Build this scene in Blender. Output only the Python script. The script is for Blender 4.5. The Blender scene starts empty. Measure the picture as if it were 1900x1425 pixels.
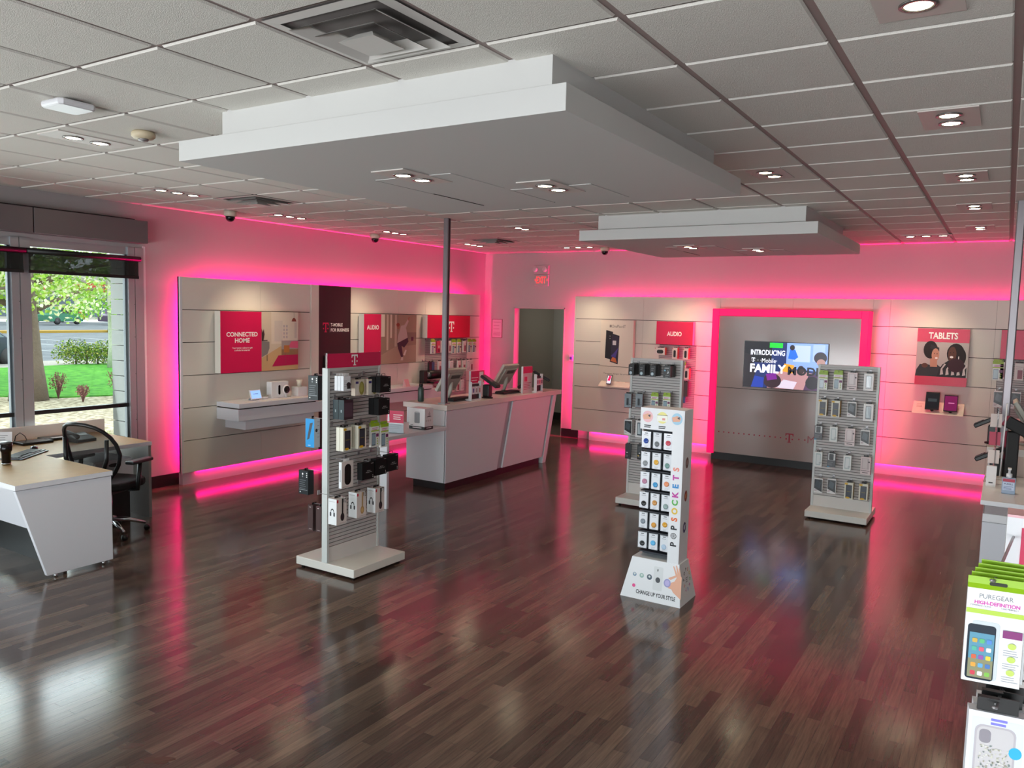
import bpy, math, random
from mathutils import Vector, Matrix
random.seed(7)
PI = math.pi
SC = bpy.context.scene
COL = SC.collection

# ------------------------------------------------------------------ camera
CP = Vector((1.256, -2.687, 2.037)); YAW, PITCH, ROLL, FPX = .558321, .087021, .0246834, 1462.87
_f = Vector((-math.sin(YAW) * math.cos(PITCH), math.cos(YAW) * math.cos(PITCH), -math.sin(PITCH)))
_r = Vector((math.cos(YAW), math.sin(YAW), 0)); _u = _r.cross(_f)
RR = math.cos(ROLL) * _r + math.sin(ROLL) * _u
UU = -math.sin(ROLL) * _r + math.cos(ROLL) * _u
cam = bpy.data.cameras.new('camera'); camo = bpy.data.objects.new('camera', cam); COL.objects.link(camo)
M4 = Matrix((RR, UU, -_f)).transposed().to_4x4(); M4.translation = CP
camo.matrix_world = M4
cam.sensor_fit = 'HORIZONTAL'; cam.sensor_width = 36; cam.lens = FPX / 1900 * 36
cam.clip_start = .05; cam.clip_end = 300
SC.camera = camo


def at(axis, val, x, y):
    """world point where the sight line of a photo pixel meets the plane axis=val"""
    d = RR * ((x - 950) / FPX) - UU * ((y - 712.5) / FPX) + _f
    return CP + d * ((val - CP[axis]) / d[axis])


# ------------------------------------------------------------------ world, big lights, exposure
SC.view_settings.view_transform = 'Standard'; SC.view_settings.look = 'None'
SC.view_settings.gamma = 1; SC.view_settings.use_curve_mapping = False
SC.view_settings.exposure = 0.2
w = bpy.data.worlds.new('sky'); SC.world = w; w.use_nodes = True
bg = w.node_tree.nodes['Background']; bg.inputs['Strength'].default_value = 3.0
bg.inputs['Color'].default_value = (.80, .96, 1.0, 1)
try:
    SC.cycles.use_denoising = True
    SC.cycles.max_bounces = 8; SC.cycles.diffuse_bounces = 5; SC.cycles.glossy_bounces = 4
    SC.cycles.transparent_max_bounces = 12; SC.cycles.sample_clamp_indirect = 6
    SC.cycles.caustics_reflective = False; SC.cycles.caustics_refractive = False
except Exception:
    pass


def lamp(name, kind, loc, target, energy, color, size=(.1, .1), spot=None, blend=.6, spread=None):
    d = bpy.data.lights.new(name, kind); o = bpy.data.objects.new(name, d); COL.objects.link(o)
    o.location = loc; d.energy = energy; d.color = color
    if kind == 'AREA':
        d.shape = 'RECTANGLE'; d.size, d.size_y = size
        if spread: d.spread = spread
    if kind == 'SPOT':
        d.spot_size = spot; d.spot_blend = blend; d.shadow_soft_size = .035
    v = Vector(target) - Vector(loc)
    o.rotation_euler = v.to_track_quat('-Z', 'Y').to_euler()
    return o


sun = lamp('sun', 'SUN', (-20, -5, 20), (-14, 5, 0), 1.6, (1, .96, .88)); sun.data.angle = .3
# lamps added for daylight through the storefront glass (front wall) and the side windows
lamp('daylight_front', 'AREA', (-1.4, -10, 2.2), (-1.4, 5, 1.9), 40, (.85, .97, 1), (12, 2.6))
lamp('ceiling_fill_front', 'AREA', (-.5, -9, .35), (0, 4, 3.6), 950, (.96, .97, 1), (12, 1.6))  # added upward fill to brighten the ceiling, as if pavement bounced daylight
lamp('daylight_side', 'AREA', (-7.3, -1.1, 1.45), (0, -1.1, 2.9), 170, (.84, .97, 1), (7.0, 2.1))
PINK = (1, .0, .16)


def strip_light(p0, p1, aim, energy, width=.06):
    p0 = Vector(p0); p1 = Vector(p1); c = (p0 + p1) / 2; L = (p1 - p0).length
    d = bpy.data.lights.new('led_glow', 'AREA'); o = bpy.data.objects.new('led_glow', d); COL.objects.link(o)
    d.shape = 'RECTANGLE'; d.size = L; d.size_y = width; d.energy = energy * L; d.color = PINK
    z = -Vector(aim).normalized(); x = (p1 - p0).normalized(); y = z.cross(x)
    m = Matrix((x, y, z)).transposed().to_4x4(); m.translation = c; o.matrix_world = m
    return o


EL = 68
# behind the left display wall
strip_light((-6.66, 3.1, 2.18), (-6.66, 8.5, 2.18), (-.25, 0, 1), EL)
strip_light((-6.66, 3.07, .25), (-6.66, 3.07, 2.2), (-.25, -1, 0), EL * .5)
strip_light((-6.66, 8.52, .25), (-6.66, 8.52, 2.2), (-.25, 1, 0), EL * .5)
strip_light((-6.635, 3.05, .145), (-6.635, 8.6, .145), (.15, 0, -1), EL * .06)
# behind the back display wall
strip_light((-4.6, 9.055, 2.18), (4.2, 9.055, 2.18), (0, .25, 1), EL)
strip_light((-4.62, 9.055, .25), (-4.62, 9.055, 2.2), (-1, .25, 0), EL * .5)
strip_light((-4.5, 9.02, .145), (-2.5, 9.02, .145), (0, -.15, -1), EL * .06)
strip_light((-.2, 9.02, .145), (4.2, 9.02, .145), (0, -.15, -1), EL * .06)


# ------------------------------------------------------------------ materials
def lin(h):
    if not isinstance(h, str): return tuple(h)
    h = h.lstrip('#'); v = [int(h[i:i + 2], 16) / 255 for i in (0, 2, 4)]
    return tuple(a / 12.92 if a <= .04045 else ((a + .055) / 1.055) ** 2.4 for a in v)


_mats = {}


def mat(col, rough=.5, metal=0, emit=0, alpha=1, noise=0, bump=0, nscale=40, key=None, spec=.5, coat=0):
    k = key or (col, rough, metal, emit, alpha, noise, bump, nscale, spec, coat)
    if k in _mats: return _mats[k]
    m = bpy.data.materials.new('material'); m.use_nodes = True; nt = m.node_tree
    b = nt.nodes['Principled BSDF']; c = lin(col)
    b.inputs['Base Color'].default_value = (*c, 1); b.inputs['Roughness'].default_value = rough
    b.inputs['Metallic'].default_value = metal; b.inputs['Alpha'].default_value = alpha
    b.inputs['Specular IOR Level'].default_value = spec
    b.inputs['Coat Weight'].default_value = coat
    if emit:
        b.inputs['Emission Color'].default_value = (*c, 1); b.inputs['Emission Strength'].default_value = emit
    if noise or bump:
        tc = nt.nodes.new('ShaderNodeTexCoord'); n = nt.nodes.new('ShaderNodeTexNoise')
        n.inputs['Scale'].default_value = nscale; n.inputs['Detail'].default_value = 5
        nt.links.new(tc.outputs['Object'], n.inputs['Vector'])
        if noise:
            mx = nt.nodes.new('ShaderNodeMix'); mx.data_type = 'RGBA'
            mx.inputs['A'].default_value = (*[max(0, v * (1 - noise)) for v in c], 1)
            mx.inputs['B'].default_value = (*[min(1, v * (1 + noise)) for v in c], 1)
            nt.links.new(n.outputs['Fac'], mx.inputs['Factor']); nt.links.new(mx.outputs['Result'], b.inputs['Base Color'])
        if bump:
            bp = nt.nodes.new('ShaderNodeBump'); bp.inputs['Strength'].default_value = bump
            bp.inputs['Distance'].default_value = .01
            nt.links.new(n.outputs['Fac'], bp.inputs['Height']); nt.links.new(bp.outputs['Normal'], b.inputs['Normal'])
    _mats[k] = m
    return m


def mat_glass(tint=(1, 1, 1), refl=.08, key='glass'):
    if key in _mats: return _mats[key]
    m = bpy.data.materials.new('material'); m.use_nodes = True; nt = m.node_tree; nt.nodes.clear()
    o = nt.nodes.new('ShaderNodeOutputMaterial'); t = nt.nodes.new('ShaderNodeBsdfTransparent')
    g = nt.nodes.new('ShaderNodeBsdfGlossy'); mx = nt.nodes.new('ShaderNodeMixShader')
    t.inputs[0].default_value = (*tint, 1); g.inputs['Roughness'].default_value = .03
    lw = nt.nodes.new('ShaderNodeFresnel'); lw.inputs[0].default_value = 1.35
    nt.links.new(lw.outputs[0], mx.inputs[0]); nt.links.new(t.outputs[0], mx.inputs[1]); nt.links.new(g.outputs[0], mx.inputs[2])
    nt.links.new(mx.outputs[0], o.inputs[0]); _mats[key] = m
    return m


def mat_floor():
    m = bpy.data.materials.new('wood planks'); m.use_nodes = True; nt = m.node_tree; N = nt.nodes; L = nt.links
    b = N['Principled BSDF']; tc = N.new('ShaderNodeTexCoord'); mp = N.new('ShaderNodeMapping')
    mp.inputs['Rotation'].default_value = (0, 0, PI / 2)
    L.new(tc.outputs['Object'], mp.inputs['Vector'])
    br = N.new('ShaderNodeTexBrick'); br.offset = .37; br.squash = 1
    br.inputs['Scale'].default_value = 1; br.inputs['Brick Width'].default_value = .62
    br.inputs['Row Height'].default_value = .064; br.inputs['Mortar Size'].default_value = .0009
    br.inputs['Mortar Smooth'].default_value = .3; br.inputs['Bias'].default_value = 0
    br.inputs['Color1'].default_value = (*lin('#43342f'), 1); br.inputs['Color2'].default_value = (*lin('#6b584c'), 1)
    br.inputs['Mortar'].default_value = (*lin('#2c2321'), 1)
    L.new(mp.outputs[0], br.inputs['Vector'])
    # grain running along the boards (world Y)
    m2 = N.new('ShaderNodeMapping'); m2.inputs['Scale'].default_value = (26, 1.3, 1)
    L.new(tc.outputs['Object'], m2.inputs['Vector'])
    n = N.new('ShaderNodeTexNoise'); n.inputs['Scale'].default_value = 3.2; n.inputs['Detail'].default_value = 8
    n.inputs['Roughness'].default_value = .65; L.new(m2.outputs[0], n.inputs['Vector'])
    rp = N.new('ShaderNodeMapRange'); rp.inputs['From Min'].default_value = .3; rp.inputs['From Max'].default_value = .7
    rp.inputs['To Min'].default_value = .62; rp.inputs['To Max'].default_value = 1.25
    L.new(n.outputs['Fac'], rp.inputs['Value'])
    mx = N.new('ShaderNodeVectorMath'); mx.operation = 'SCALE'
    L.new(br.outputs['Color'], mx.inputs[0]); L.new(rp.outputs[0], mx.inputs['Scale'])
    L.new(mx.outputs[0], b.inputs['Base Color'])
    n2 = N.new('ShaderNodeTexNoise'); n2.inputs['Scale'].default_value = 2.2; n2.inputs['Detail'].default_value = 4
    L.new(tc.outputs['Object'], n2.inputs['Vector'])
    r2 = N.new('ShaderNodeMapRange'); r2.inputs['To Min'].default_value = .09; r2.inputs['To Max'].default_value = .22
    L.new(n2.outputs['Fac'], r2.inputs['Value']); L.new(r2.outputs[0], b.inputs['Roughness'])
    bp = N.new('ShaderNodeBump'); bp.inputs['Strength'].default_value = .25; bp.inputs['Distance'].default_value = .0012
    mxh = N.new('ShaderNodeMath'); mxh.operation = 'MULTIPLY_ADD'; mxh.inputs[1].default_value = .35
    L.new(n.outputs['Fac'], mxh.inputs[0]); L.new(br.outputs['Fac'], mxh.inputs[2])
    inv = N.new('ShaderNodeMath'); inv.operation = 'MULTIPLY'; inv.inputs[1].default_value = -1
    L.new(mxh.outputs[0], inv.inputs[0]); L.new(inv.outputs[0], bp.inputs['Height'])
    L.new(bp.outputs[0], b.inputs['Normal'])
    b.inputs['Specular IOR Level'].default_value = .62
    return m


WHITE = '#dcdad6'
m_wall = mat('#aba7a6', .75, bump=.08, nscale=300)
m_tile = mat('#e4e1da', .95, noise=.05, bump=.5, nscale=260, spec=.15)
m_grid = mat('#a3938f', .6)
m_soffit = mat('#cacac8', .7)
m_white = mat('#dcdce0', .36)
m_lam = mat('#dadae0', .32)
m_panel = mat('#d8d2c8', .42)
m_gap = mat('#1c1210', .7)
m_black = mat('#0b0a0b', .45)
m_blackg = mat('#08080a', .18)
m_dark = mat('#1b1a1d', .5)
m_alu = mat('#b9bcc0', .35, metal=.7)
m_steel = mat('#9a9698', .38, metal=.6)
m_chrome = mat('#cfd2d6', .15, metal=1)
m_wood = mat('#a98654', .5, noise=.12, nscale=14)
m_mag = mat('#d3124f', .35)
m_mag2 = mat('#c80f4a', .35)
m_ink = mat('#1a1a1c', .5)
m_txt = mat('#f2eeec', .5)
m_base = mat('#160f10', .4)
m_glass = mat_glass()
m_clear = mat_glass((.93, .95, .96), key='acrylic')

# ------------------------------------------------------------------ mesh builder
_txt = {}


def text2d(s, bold=.012, res=3):
    k = (s, bold, res)
    if k in _txt: return _txt[k]
    c = bpy.data.curves.new('t', 'FONT'); c.body = s; c.size = 1; c.resolution_u = res; c.offset = bold
    o = bpy.data.objects.new('t', c); COL.objects.link(o)
    dg = bpy.context.evaluated_depsgraph_get()
    me = bpy.data.meshes.new_from_object(o.evaluated_get(dg))
    vs = [(v.co.x, v.co.y) for v in me.vertices]; fs = [tuple(p.vertices) for p in me.polygons]
    bpy.data.objects.remove(o); bpy.data.curves.remove(c); bpy.data.meshes.remove(me)
    xs = [v[0] for v in vs] or [0]; ys = [v[1] for v in vs] or [0]
    _txt[k] = (vs, fs, min(xs), max(xs), min(ys), max(ys))
    return _txt[k]


class MB:
    def __init__(self):
        self.v = []; self.f = []; self.m = []; self.mats = []; self.sm = []
        self.X = None

    def mi(self, m):
        if m not in self.mats: self.mats.append(m)
        return self.mats.index(m)

    def add(self, vs, fs, m, smooth=False):
        n = len(self.v)
        if self.X is not None: vs = [self.X @ Vector(p) for p in vs]
        self.v += [tuple(p) for p in vs]; i = self.mi(m)
        for f in fs: self.f.append([n + a for a in f]); self.m.append(i); self.sm.append(smooth)
        return self

    def box(self, x0, x1, y0, y1, z0, z1, m):
        x0, x1 = min(x0, x1), max(x0, x1); y0, y1 = min(y0, y1), max(y0, y1); z0, z1 = min(z0, z1), max(z0, z1)
        return self.add([(x0, y0, z0), (x1, y0, z0), (x1, y1, z0), (x0, y1, z0), (x0, y0, z1), (x1, y0, z1), (x1, y1, z1), (x0, y1, z1)],
                        [(3, 2, 1, 0), (4, 5, 6, 7), (0, 1, 5, 4), (1, 2, 6, 5), (2, 3, 7, 6), (3, 0, 4, 7)], m)

    def prism(self, pts, axis, a, b, m):
        """polygon pts (2D) extruded along axis from a to b"""
        def P(p, t):
            return {0: (t, p[0], p[1]), 1: (p[0], t, p[1]), 2: (p[0], p[1], t)}[axis]
        n = len(pts); vs = [P(p, a) for p in pts] + [P(p, b) for p in pts]
        fs = [tuple(range(n))[::-1], tuple(range(n, 2 * n))] + [(i, (i + 1) % n, n + (i + 1) % n, n + i) for i in range(n)]
        return self.add(vs, fs, m)

    def hexa(self, bot, top, m):
        return self.add(list(bot) + list(top), [(3, 2, 1, 0), (4, 5, 6, 7), (0, 1, 5, 4), (1, 2, 6, 5), (2, 3, 7, 6), (3, 0, 4, 7)], m)

    def tube(self, pts, r, m, n=10, cap=True):
        pts = [Vector(p) for p in pts]; rs = r if isinstance(r, (list, tuple)) else [r] * len(pts)
        vs = []; fs = []; prev = None
        for i, p in enumerate(pts):
            t = (pts[min(i + 1, len(pts) - 1)] - pts[max(i - 1, 0)]).normalized()
            a = prev if prev is not None else (Vector((0, 0, 1)) if abs(t.z) < .9 else Vector((1, 0, 0)))
            x = (a - t * a.dot(t)).normalized(); y = t.cross(x); prev = x
            for k in range(n):
                an = 2 * PI * k / n; vs.append(p + x * math.cos(an) * rs[i] + y * math.sin(an) * rs[i])
        for i in range(len(pts) - 1):
            for k in range(n):
                fs.append((i * n + k, i * n + (k + 1) % n, (i + 1) * n + (k + 1) % n, (i + 1) * n + k))
        if cap: fs += [tuple(range(n))[::-1], tuple(range((len(pts) - 1) * n, len(pts) * n))]
        return self.add(vs, fs, m, True)

    def lathe(self, prof, c, m, n=24, axis=2):
        vs = []; fs = []
        for r, h in prof:
            for k in range(n):
                a = 2 * PI * k / n; p = (r * math.cos(a), r * math.sin(a), h)
                if axis == 1: p = (p[0], h, p[1])
                if axis == 0: p = (h, p[0], p[1])
                vs.append((c[0] + p[0], c[1] + p[1], c[2] + p[2]))
        for i in range(len(prof) - 1):
            for k in range(n): fs.append((i * n + k, i * n + (k + 1) % n, (i + 1) * n + (k + 1) % n, (i + 1) * n + k))
        fs += [tuple(range(n))[::-1], tuple(range((len(prof) - 1) * n, len(prof) * n))]
        return self.add(vs, fs, m, True)

    # flat printed artwork on a face: frame = origin, right, up; outward = right x up
    def frame(self, o, r, u):
        self.fo = Vector(o); self.fr = Vector(r); self.fu = Vector(u); self.fw = self.fr.cross(self.fu).normalized(); self.lay = 0
        return self

    def art(self, pts, m, lift=None):
        if lift is None: self.lay += 1; lift = .0003 + .00012 * self.lay
        return self.add([self.fo + self.fr * p[0] + self.fu * p[1] + self.fw * lift for p in pts], [tuple(range(len(pts)))], m)

    def rect(self, x0, y0, x1, y1, m, lift=None):
        return self.art([(x0, y0), (x1, y0), (x1, y1), (x0, y1)], m, lift)

    def ell(self, cx, cy, rx, ry, m, n=20, rot=0, lift=None):
        c, s = math.cos(rot), math.sin(rot); P = []
        for k in range(n):
            a = 2 * PI * k / n; x, y = rx * math.cos(a), ry * math.sin(a); P.append((cx + x * c - y * s, cy + x * s + y * c))
        return self.art(P, m, lift)

    def rrect(self, x0, y0, x1, y1, r, m, lift=None):
        P = []
        for cx, cy, a0 in ((x1 - r, y1 - r, 0), (x0 + r, y1 - r, 90), (x0 + r, y0 + r, 180), (x1 - r, y0 + r, 270)):
            for k in range(5):
                a = math.radians(a0 + k * 22.5); P.append((cx + r * math.cos(a), cy + r * math.sin(a)))
        return self.art(P, m, lift)

    def text(self, s, cx, cy, h, m, width=None, bold=.012, align='c', rot=0, lift=None, res=3, xs=1):
        vs, fs, x0, x1, y0, y1 = text2d(s, bold, res)
        if not vs: return self
        k = h / (y1 - y0) if h else 1
        kx = k * xs if width is None else width / (x1 - x0)
        ox = {'c': (x0 + x1) / 2, 'l': x0, 'r': x1}[align]; oy = (y0 + y1) / 2
        if lift is None: self.lay += 1; lift = .0003 + .00012 * self.lay
        c, sn = math.cos(rot), math.sin(rot); P = []
        for x, y in vs:
            a, b = (x - ox) * kx, (y - oy) * k
            P.append(self.fo + self.fr * (cx + a * c - b * sn) + self.fu * (cy + a * sn + b * c) + self.fw * lift)
        return self.add(P, fs, m)

    def lines(self, x0, x1, y0, n, pitch, h, m, jag=.25, seed=1):
        """rows of unreadably small print"""
        rd = random.Random(seed)
        for i in range(n):
            e = x1 - (x1 - x0) * rd.random() * jag
            self.rect(x0, y0 - i * pitch - h, e, y0 - i * pitch, m, lift=.0006)
        return self

    def tlogo(self, cx, cy, h, m, w=None):
        """slab serif letter T with a small square on either side"""
        w = w or h * .82; t = h * .13; s = w * .11
        self.lay += 1; L = .0004 + .00012 * self.lay
        T = cy + h / 2; B = cy - h / 2
        self.art([(cx - w / 2, T), (cx - w / 2, T - h * .30), (cx - w / 2 + s * .7, T - h * .30), (cx - w / 2 + s * 1.5, T - t), (cx + w / 2 - s * 1.5, T - t), (cx + w / 2 - s * .7, T - h * .30), (cx + w / 2, T - h * .30), (cx + w / 2, T)][::-1], m, L)
        self.rect(cx - s * .85, B + t * .5, cx + s * .85, T - t * .9, m, L)
        self.rect(cx - w * .22, B, cx + w * .22, B + t * .55, m, L)
        for sg in (-1, 1): self.rect(cx + sg * w * .38 - s * .8, cy - h * .12 - s * .8, cx + sg * w * .38 + s * .8, cy - h * .12 + s * .8, m, L)
        return self

    def build(self, name, parent=None, bevel=0, loc=None, rotz=0):
        me = bpy.data.meshes.new(name); me.from_pydata(self.v, [], self.f); me.update()
        for m in self.mats: me.materials.append(m)
        me.polygons.foreach_set('material_index', self.m); me.polygons.foreach_set('use_smooth', self.sm)
        o = bpy.data.objects.new(name, me); COL.objects.link(o)
        if parent: o.parent = parent
        if loc is not None: o.location = loc
        if rotz: o.rotation_euler = (0, 0, rotz)
        if bevel:
            b = o.modifiers.new('bevel', 'BEVEL'); b.width = bevel; b.segments = 2; b.limit_method = 'ANGLE'; b.angle_limit = 1.0
        return o


def tag(o, label, cat, group=None, kind=None):
    o['label'] = label; o['category'] = cat
    if group: o['group'] = group
    if kind: o['kind'] = kind
    return o


def thing(name, label, cat, loc=(0, 0, 0), rotz=0, group=None):
    o = bpy.data.objects.new(name, None); COL.objects.link(o); o.location = loc; o.rotation_euler = (0, 0, rotz)
    o.empty_display_size = .1
    return tag(o, label, cat, group)


def dup(root, loc, rotz=None, label=None):
    r = root.copy(); COL.objects.link(r); r.location = loc
    if rotz is not None: r.rotation_euler = (0, 0, rotz)
    if label: r['label'] = label
    for ch in list(root.children):
        c = ch.copy(); COL.objects.link(c); c.parent = r
        for g in list(ch.children):
            d = g.copy(); COL.objects.link(d); d.parent = c
    return r


def struct(mb, name, bevel=0):
    o = mb.build(name, bevel=bevel); o['kind'] = 'structure'
    return o


def B(x0, x1, y0, y1, z0, z1, m): return MB().box(x0, x1, y0, y1, z0, z1, m)


ORD = ['first', 'second', 'third', 'fourth', 'fifth', 'sixth', 'seventh', 'eighth', 'ninth', 'tenth', 'eleventh', 'twelfth']
# ------------------------------------------------------------------ room shell
XL, XR, YF, YB, H = -6.747, 4.6, -4.7, 9.126, 3.125
struct(MB().box(XL - .3, XR + .2, YF - .3, 11.2, -.12, 0, mat_floor()), 'floor')
# ceiling: lay-in grid plane with tegular tiles dropping just below the bars
T = .6096
c = MB(); c.box(XL - .2, XR + .2, YF - .2, YB + .2, H, H + .12, m_grid)
struct(c, 'ceiling')
VENTS = [(-2, -1), (-9, 4), (-9, 11)]
c = MB()
for i in range(-12, 8):
    for j in range(-8, 15):
        if (i, j) in VENTS: continue
        x0, x1, y0, y1 = i * T + .016, (i + 1) * T - .016, j * T + .012, (j + 1) * T - .012
        x0, x1, y0, y1 = max(x0, XL), min(x1, XR), max(y0, YF), min(y1, YB)
        if x1 - x0 < .03 or y1 - y0 < .03: continue
        e = .006; z0 = H - .011
        c.hexa([(x0 + e, y0 + e, z0), (x1 - e, y0 + e, z0), (x1 - e, y1 - e, z0), (x0 + e, y1 - e, z0)],
               [(x0, y0, H - .002), (x1, y0, H - .002), (x1, y1, H - .002), (x0, y1, H - .002)], m_tile)
struct(c, 'ceiling_tiles')

WT, WB = 2.66, .12   # window head and sill
c = MB()
c.box(XL - .22, XL, 2.5, 11.2, -.1, H, m_wall); c.box(XL - .22, XL, YF, 2.5, WT, H, m_wall)
c.box(XL - .22, XL, YF, 2.5, -.1, WB, m_wall)
struct(c, 'wall_left')
c = MB(); DX0, DX1, DZ = -6.12, -5.10, 2.18
c.box(XL, DX0, YB, YB + .14, 0, H, m_wall); c.box(DX1, XR + .2, YB, YB + .14, 0, H, m_wall); c.box(DX0, DX1, YB, YB + .14, DZ, H, m_wall)
struct(c, 'wall_back')
m_hall = mat('#9b968a', .8)
c = MB(); c.box(-6.3, -4.0, 10.9, 11.05, 0, 2.9, m_hall); c.box(-4.0, -3.9, YB + .14, 11.05, 0, 2.9, m_hall)
c.box(-6.45, -6.3, YB + .14, 11.05, 0, 2.9, m_hall); c.box(-6.45, -3.9, YB + .14, 11.05, 2.8, 2.9, m_hall)
struct(c, 'wall_hallway')
struct(MB().box(-6.3, -4.0, 10.885, 10.9, 0, .15, m_base), 'baseboard_hallway')
lamp('hall_light', 'AREA', (-5.0, 10.1, 2.75), (-5, 10.1, 0), 7, (1, .95, .85), (.5, .5))
struct(MB().box(XR, XR + .2, YF, YB, 0, H, m_wall), 'wall_right')
c = MB(); c.box(XL, -6.2, YF - .2, YF, 0, H, m_wall); c.box(3.6, XR, YF - .2, YF, 0, H, m_wall)
c.box(-6.2, 3.6, YF - .2, YF, 2.9, H, m_wall); c.box(-6.2, 3.6, YF - .2, YF, 0, .25, m_wall)
struct(c, 'wall_front')
c = MB()
for k in range(8):
    x = -6.2 + k * 1.4
    c.box(x - .04, x + .04, YF - .15, YF - .05, .25, 2.9, m_dark)
c.box(-6.2, 3.6, YF - .15, YF - .05, 2.25, 2.31, m_dark); c.box(-6.2, 3.6, YF - .15, YF - .05, .25, .31, m_dark)
struct(c, 'window_5')
c = MB(); c.box(XL, XL + .015, 2.5, 2.9, 0, .135, m_base); struct(c, 'baseboard_left')
c = MB(); c.box(-5.10, -4.78, YB - .015, YB, 0, .135, m_base); c.box(XL, -6.12, YB - .015, YB, 0, .135, m_base); struct(c, 'baseboard_back')
c = MB(); c.box(DX0 - .0, DX0 + .02, YB - .004, YB + .16, 0, DZ, m_wall); c.box(DX1 - .02, DX1, YB - .004, YB + .16, 0, DZ, m_wall); c.box(DX0, DX1, YB - .004, YB + .16, DZ - .02, DZ, m_wall)
struct(c, 'door_1')
# storefront windows on the left: broad aluminium posts, dark rails, glass
posts = [2.40, 1.23, .06, -1.11, -2.28, -3.45, -4.62]
for k in range(4 if False else 6):
    y1, y0 = posts[k] - .085, posts[k + 1] + .09
    root = bpy.data.objects.new('window_%d' % (k + (1 if k < 4 else 2)), None); COL.objects.link(root); root['kind'] = 'structure'
    yp = posts[k]
    c = MB(); c.box(XL - .05, XL + .02, yp - .085, yp - .012, WB, WT, m_alu); c.box(XL - .05, XL + .02, yp - .006, yp + .09, WB, WT, m_alu)
    c.box(XL - .04, XL, yp - .012, yp - .006, WB, WT, m_dark)
    for zz in (.35, .8, 1.3, 1.7, 2.05): c.box(XL + .02, XL + .023, yp - .022, yp - .016, zz, zz + .006, m_dark)
    c.build('window_post', root)
    c = MB(); c.box(XL - .05, XL - .0, y0, y1, WT - .08, WT, m_alu); c.build('head_rail', root)
    c = MB(); c.box(XL - .06, XL - .0, y0, y1, .95, .99, m_black); c.box(XL - .06, XL - .0, y0, y1, WB, WB + .06, m_black)
    c.box(XL - .05, XL - .01, y1 - .022, y1, WB, WT, mat('#4a555c', .4)); c.box(XL - .05, XL - .01, y0, y0 + .015, WB, WT, m_dark)
    c.build('glazing_rail', root)
    MB().box(XL - .036, XL - .030, y0, y1, WB, WT, m_glass).build('window_pane', root)
# cover strip where wall meets the frame
struct(MB().box(XL - .02, XL + .012, 2.49, 2.52, 0, WT + .02, mat('#d6d8da', .5)), 'trim_1')
# exterior masonry return seen through the glass
c = MB()
for k in range(17):
    c.box(XL - .50, XL - .23, 2.43, 2.75, k * .17 - .1, k * .17 + .062, mat('#6f726e', .9, noise=.1, nscale=30))
struct(c, 'wall_exterior')
# roller shades
shade_m = mat('#10130f', .8, alpha=.80)
for k in range(3):
    y1, y0 = posts[k] + .02, posts[k + 1] + .03
    t = thing('roller_shade', ['black mesh roller shade over the window pane nearest the pink wall', 'black mesh roller shade over the pane at the left picture edge', 'black mesh roller shade over the pane left of the picture'][k], 'window shade', (XL + .07, y1, 2.5), 0, 'roller shades')
    MB().tube([(.0, 0, .035), (.0, y0 - y1, .035)], .028, m_black, 14).build('roller_tube', t)
    MB().box(-.002, .001, y0 - y1 + .02, -.02, -.15, .03, shade_m).build('shade_cloth', t)
    MB().box(-.008, .008, y0 - y1 + .02, -.02, -.175, -.145, m_black).build('bottom_rail', t)
c = thing('shade_valance', 'long grey metal valance box above the side windows', 'valance', (XL, 0, 2.7))
mv = mat('#6f6769', .35, metal=.3)
c1 = MB(); c1.box(.0, .19, -4.6, 1.27, -.0, .235, mv); c1.build('valance_box', c, .004)
c1 = MB(); c1.box(.0, .19, 1.28, 2.44, -.0, .235, mv); c1.build('valance_box', c, .004)
MB().box(.01, .05, -4.6, 2.38, .242, .26, m_black).build('mounting_rail', c)

# ------------------------------------------------------------------ ceiling drops (two stepped soffits)
for n, (lab, x0, x1, y0, y1, ux0, ux1, uy0, uy1) in enumerate((
        ('large white stepped ceiling canopy nearest the camera', -2.74, -.285, .13, 2.54, -2.50, -.41, .235, 2.35),
        ('smaller looking white stepped ceiling canopy in front of the back wall', -2.71, -.27, 4.95, 7.37, -2.53, -.40, 5.04, 6.97))):
    t = thing('ceiling_canopy', lab, 'ceiling canopy', ((x0 + x1) / 2, (y0 + y1) / 2, 2.85), 0, 'stepped ceiling canopies')
    cx, cy = (x0 + x1) / 2, (y0 + y1) / 2
    MB().box(ux0 - cx, ux1 - cx, uy0 - cy, uy1 - cy, .11, .272, m_soffit).build('upper_box', t)
    c = MB(); c.box(x0 - cx, x1 - cx, y0 - cy, y1 - cy, 0, .11, m_soffit); c.build('lower_slab', t, .002)
    for px, py in ((-.61, -.27), (-.03, .38)):
        if True:
            xx, yy = px + (x0 + x1) / 2 - cx + .305, py
            MB().box(px, px + .58, py, py + .58, -.003, .001, m_soffit).build('access_panel', t)
            c = MB(); c.box(px - .004, px - .0, py, py + 1.2 if py < 0 else py + .6, -.0035, .001, m_gap); c.build('panel_joint', t)

# ------------------------------------------------------------------ recessed downlights
LAMPC = (1, .83, .58)
m_bulb = mat((1, .86, .58), .4, emit=28, key='bulb')
m_plate = mat('#cfc8c2', .5)
m_ring = mat('#8d8886', .25, metal=.8)


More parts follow.
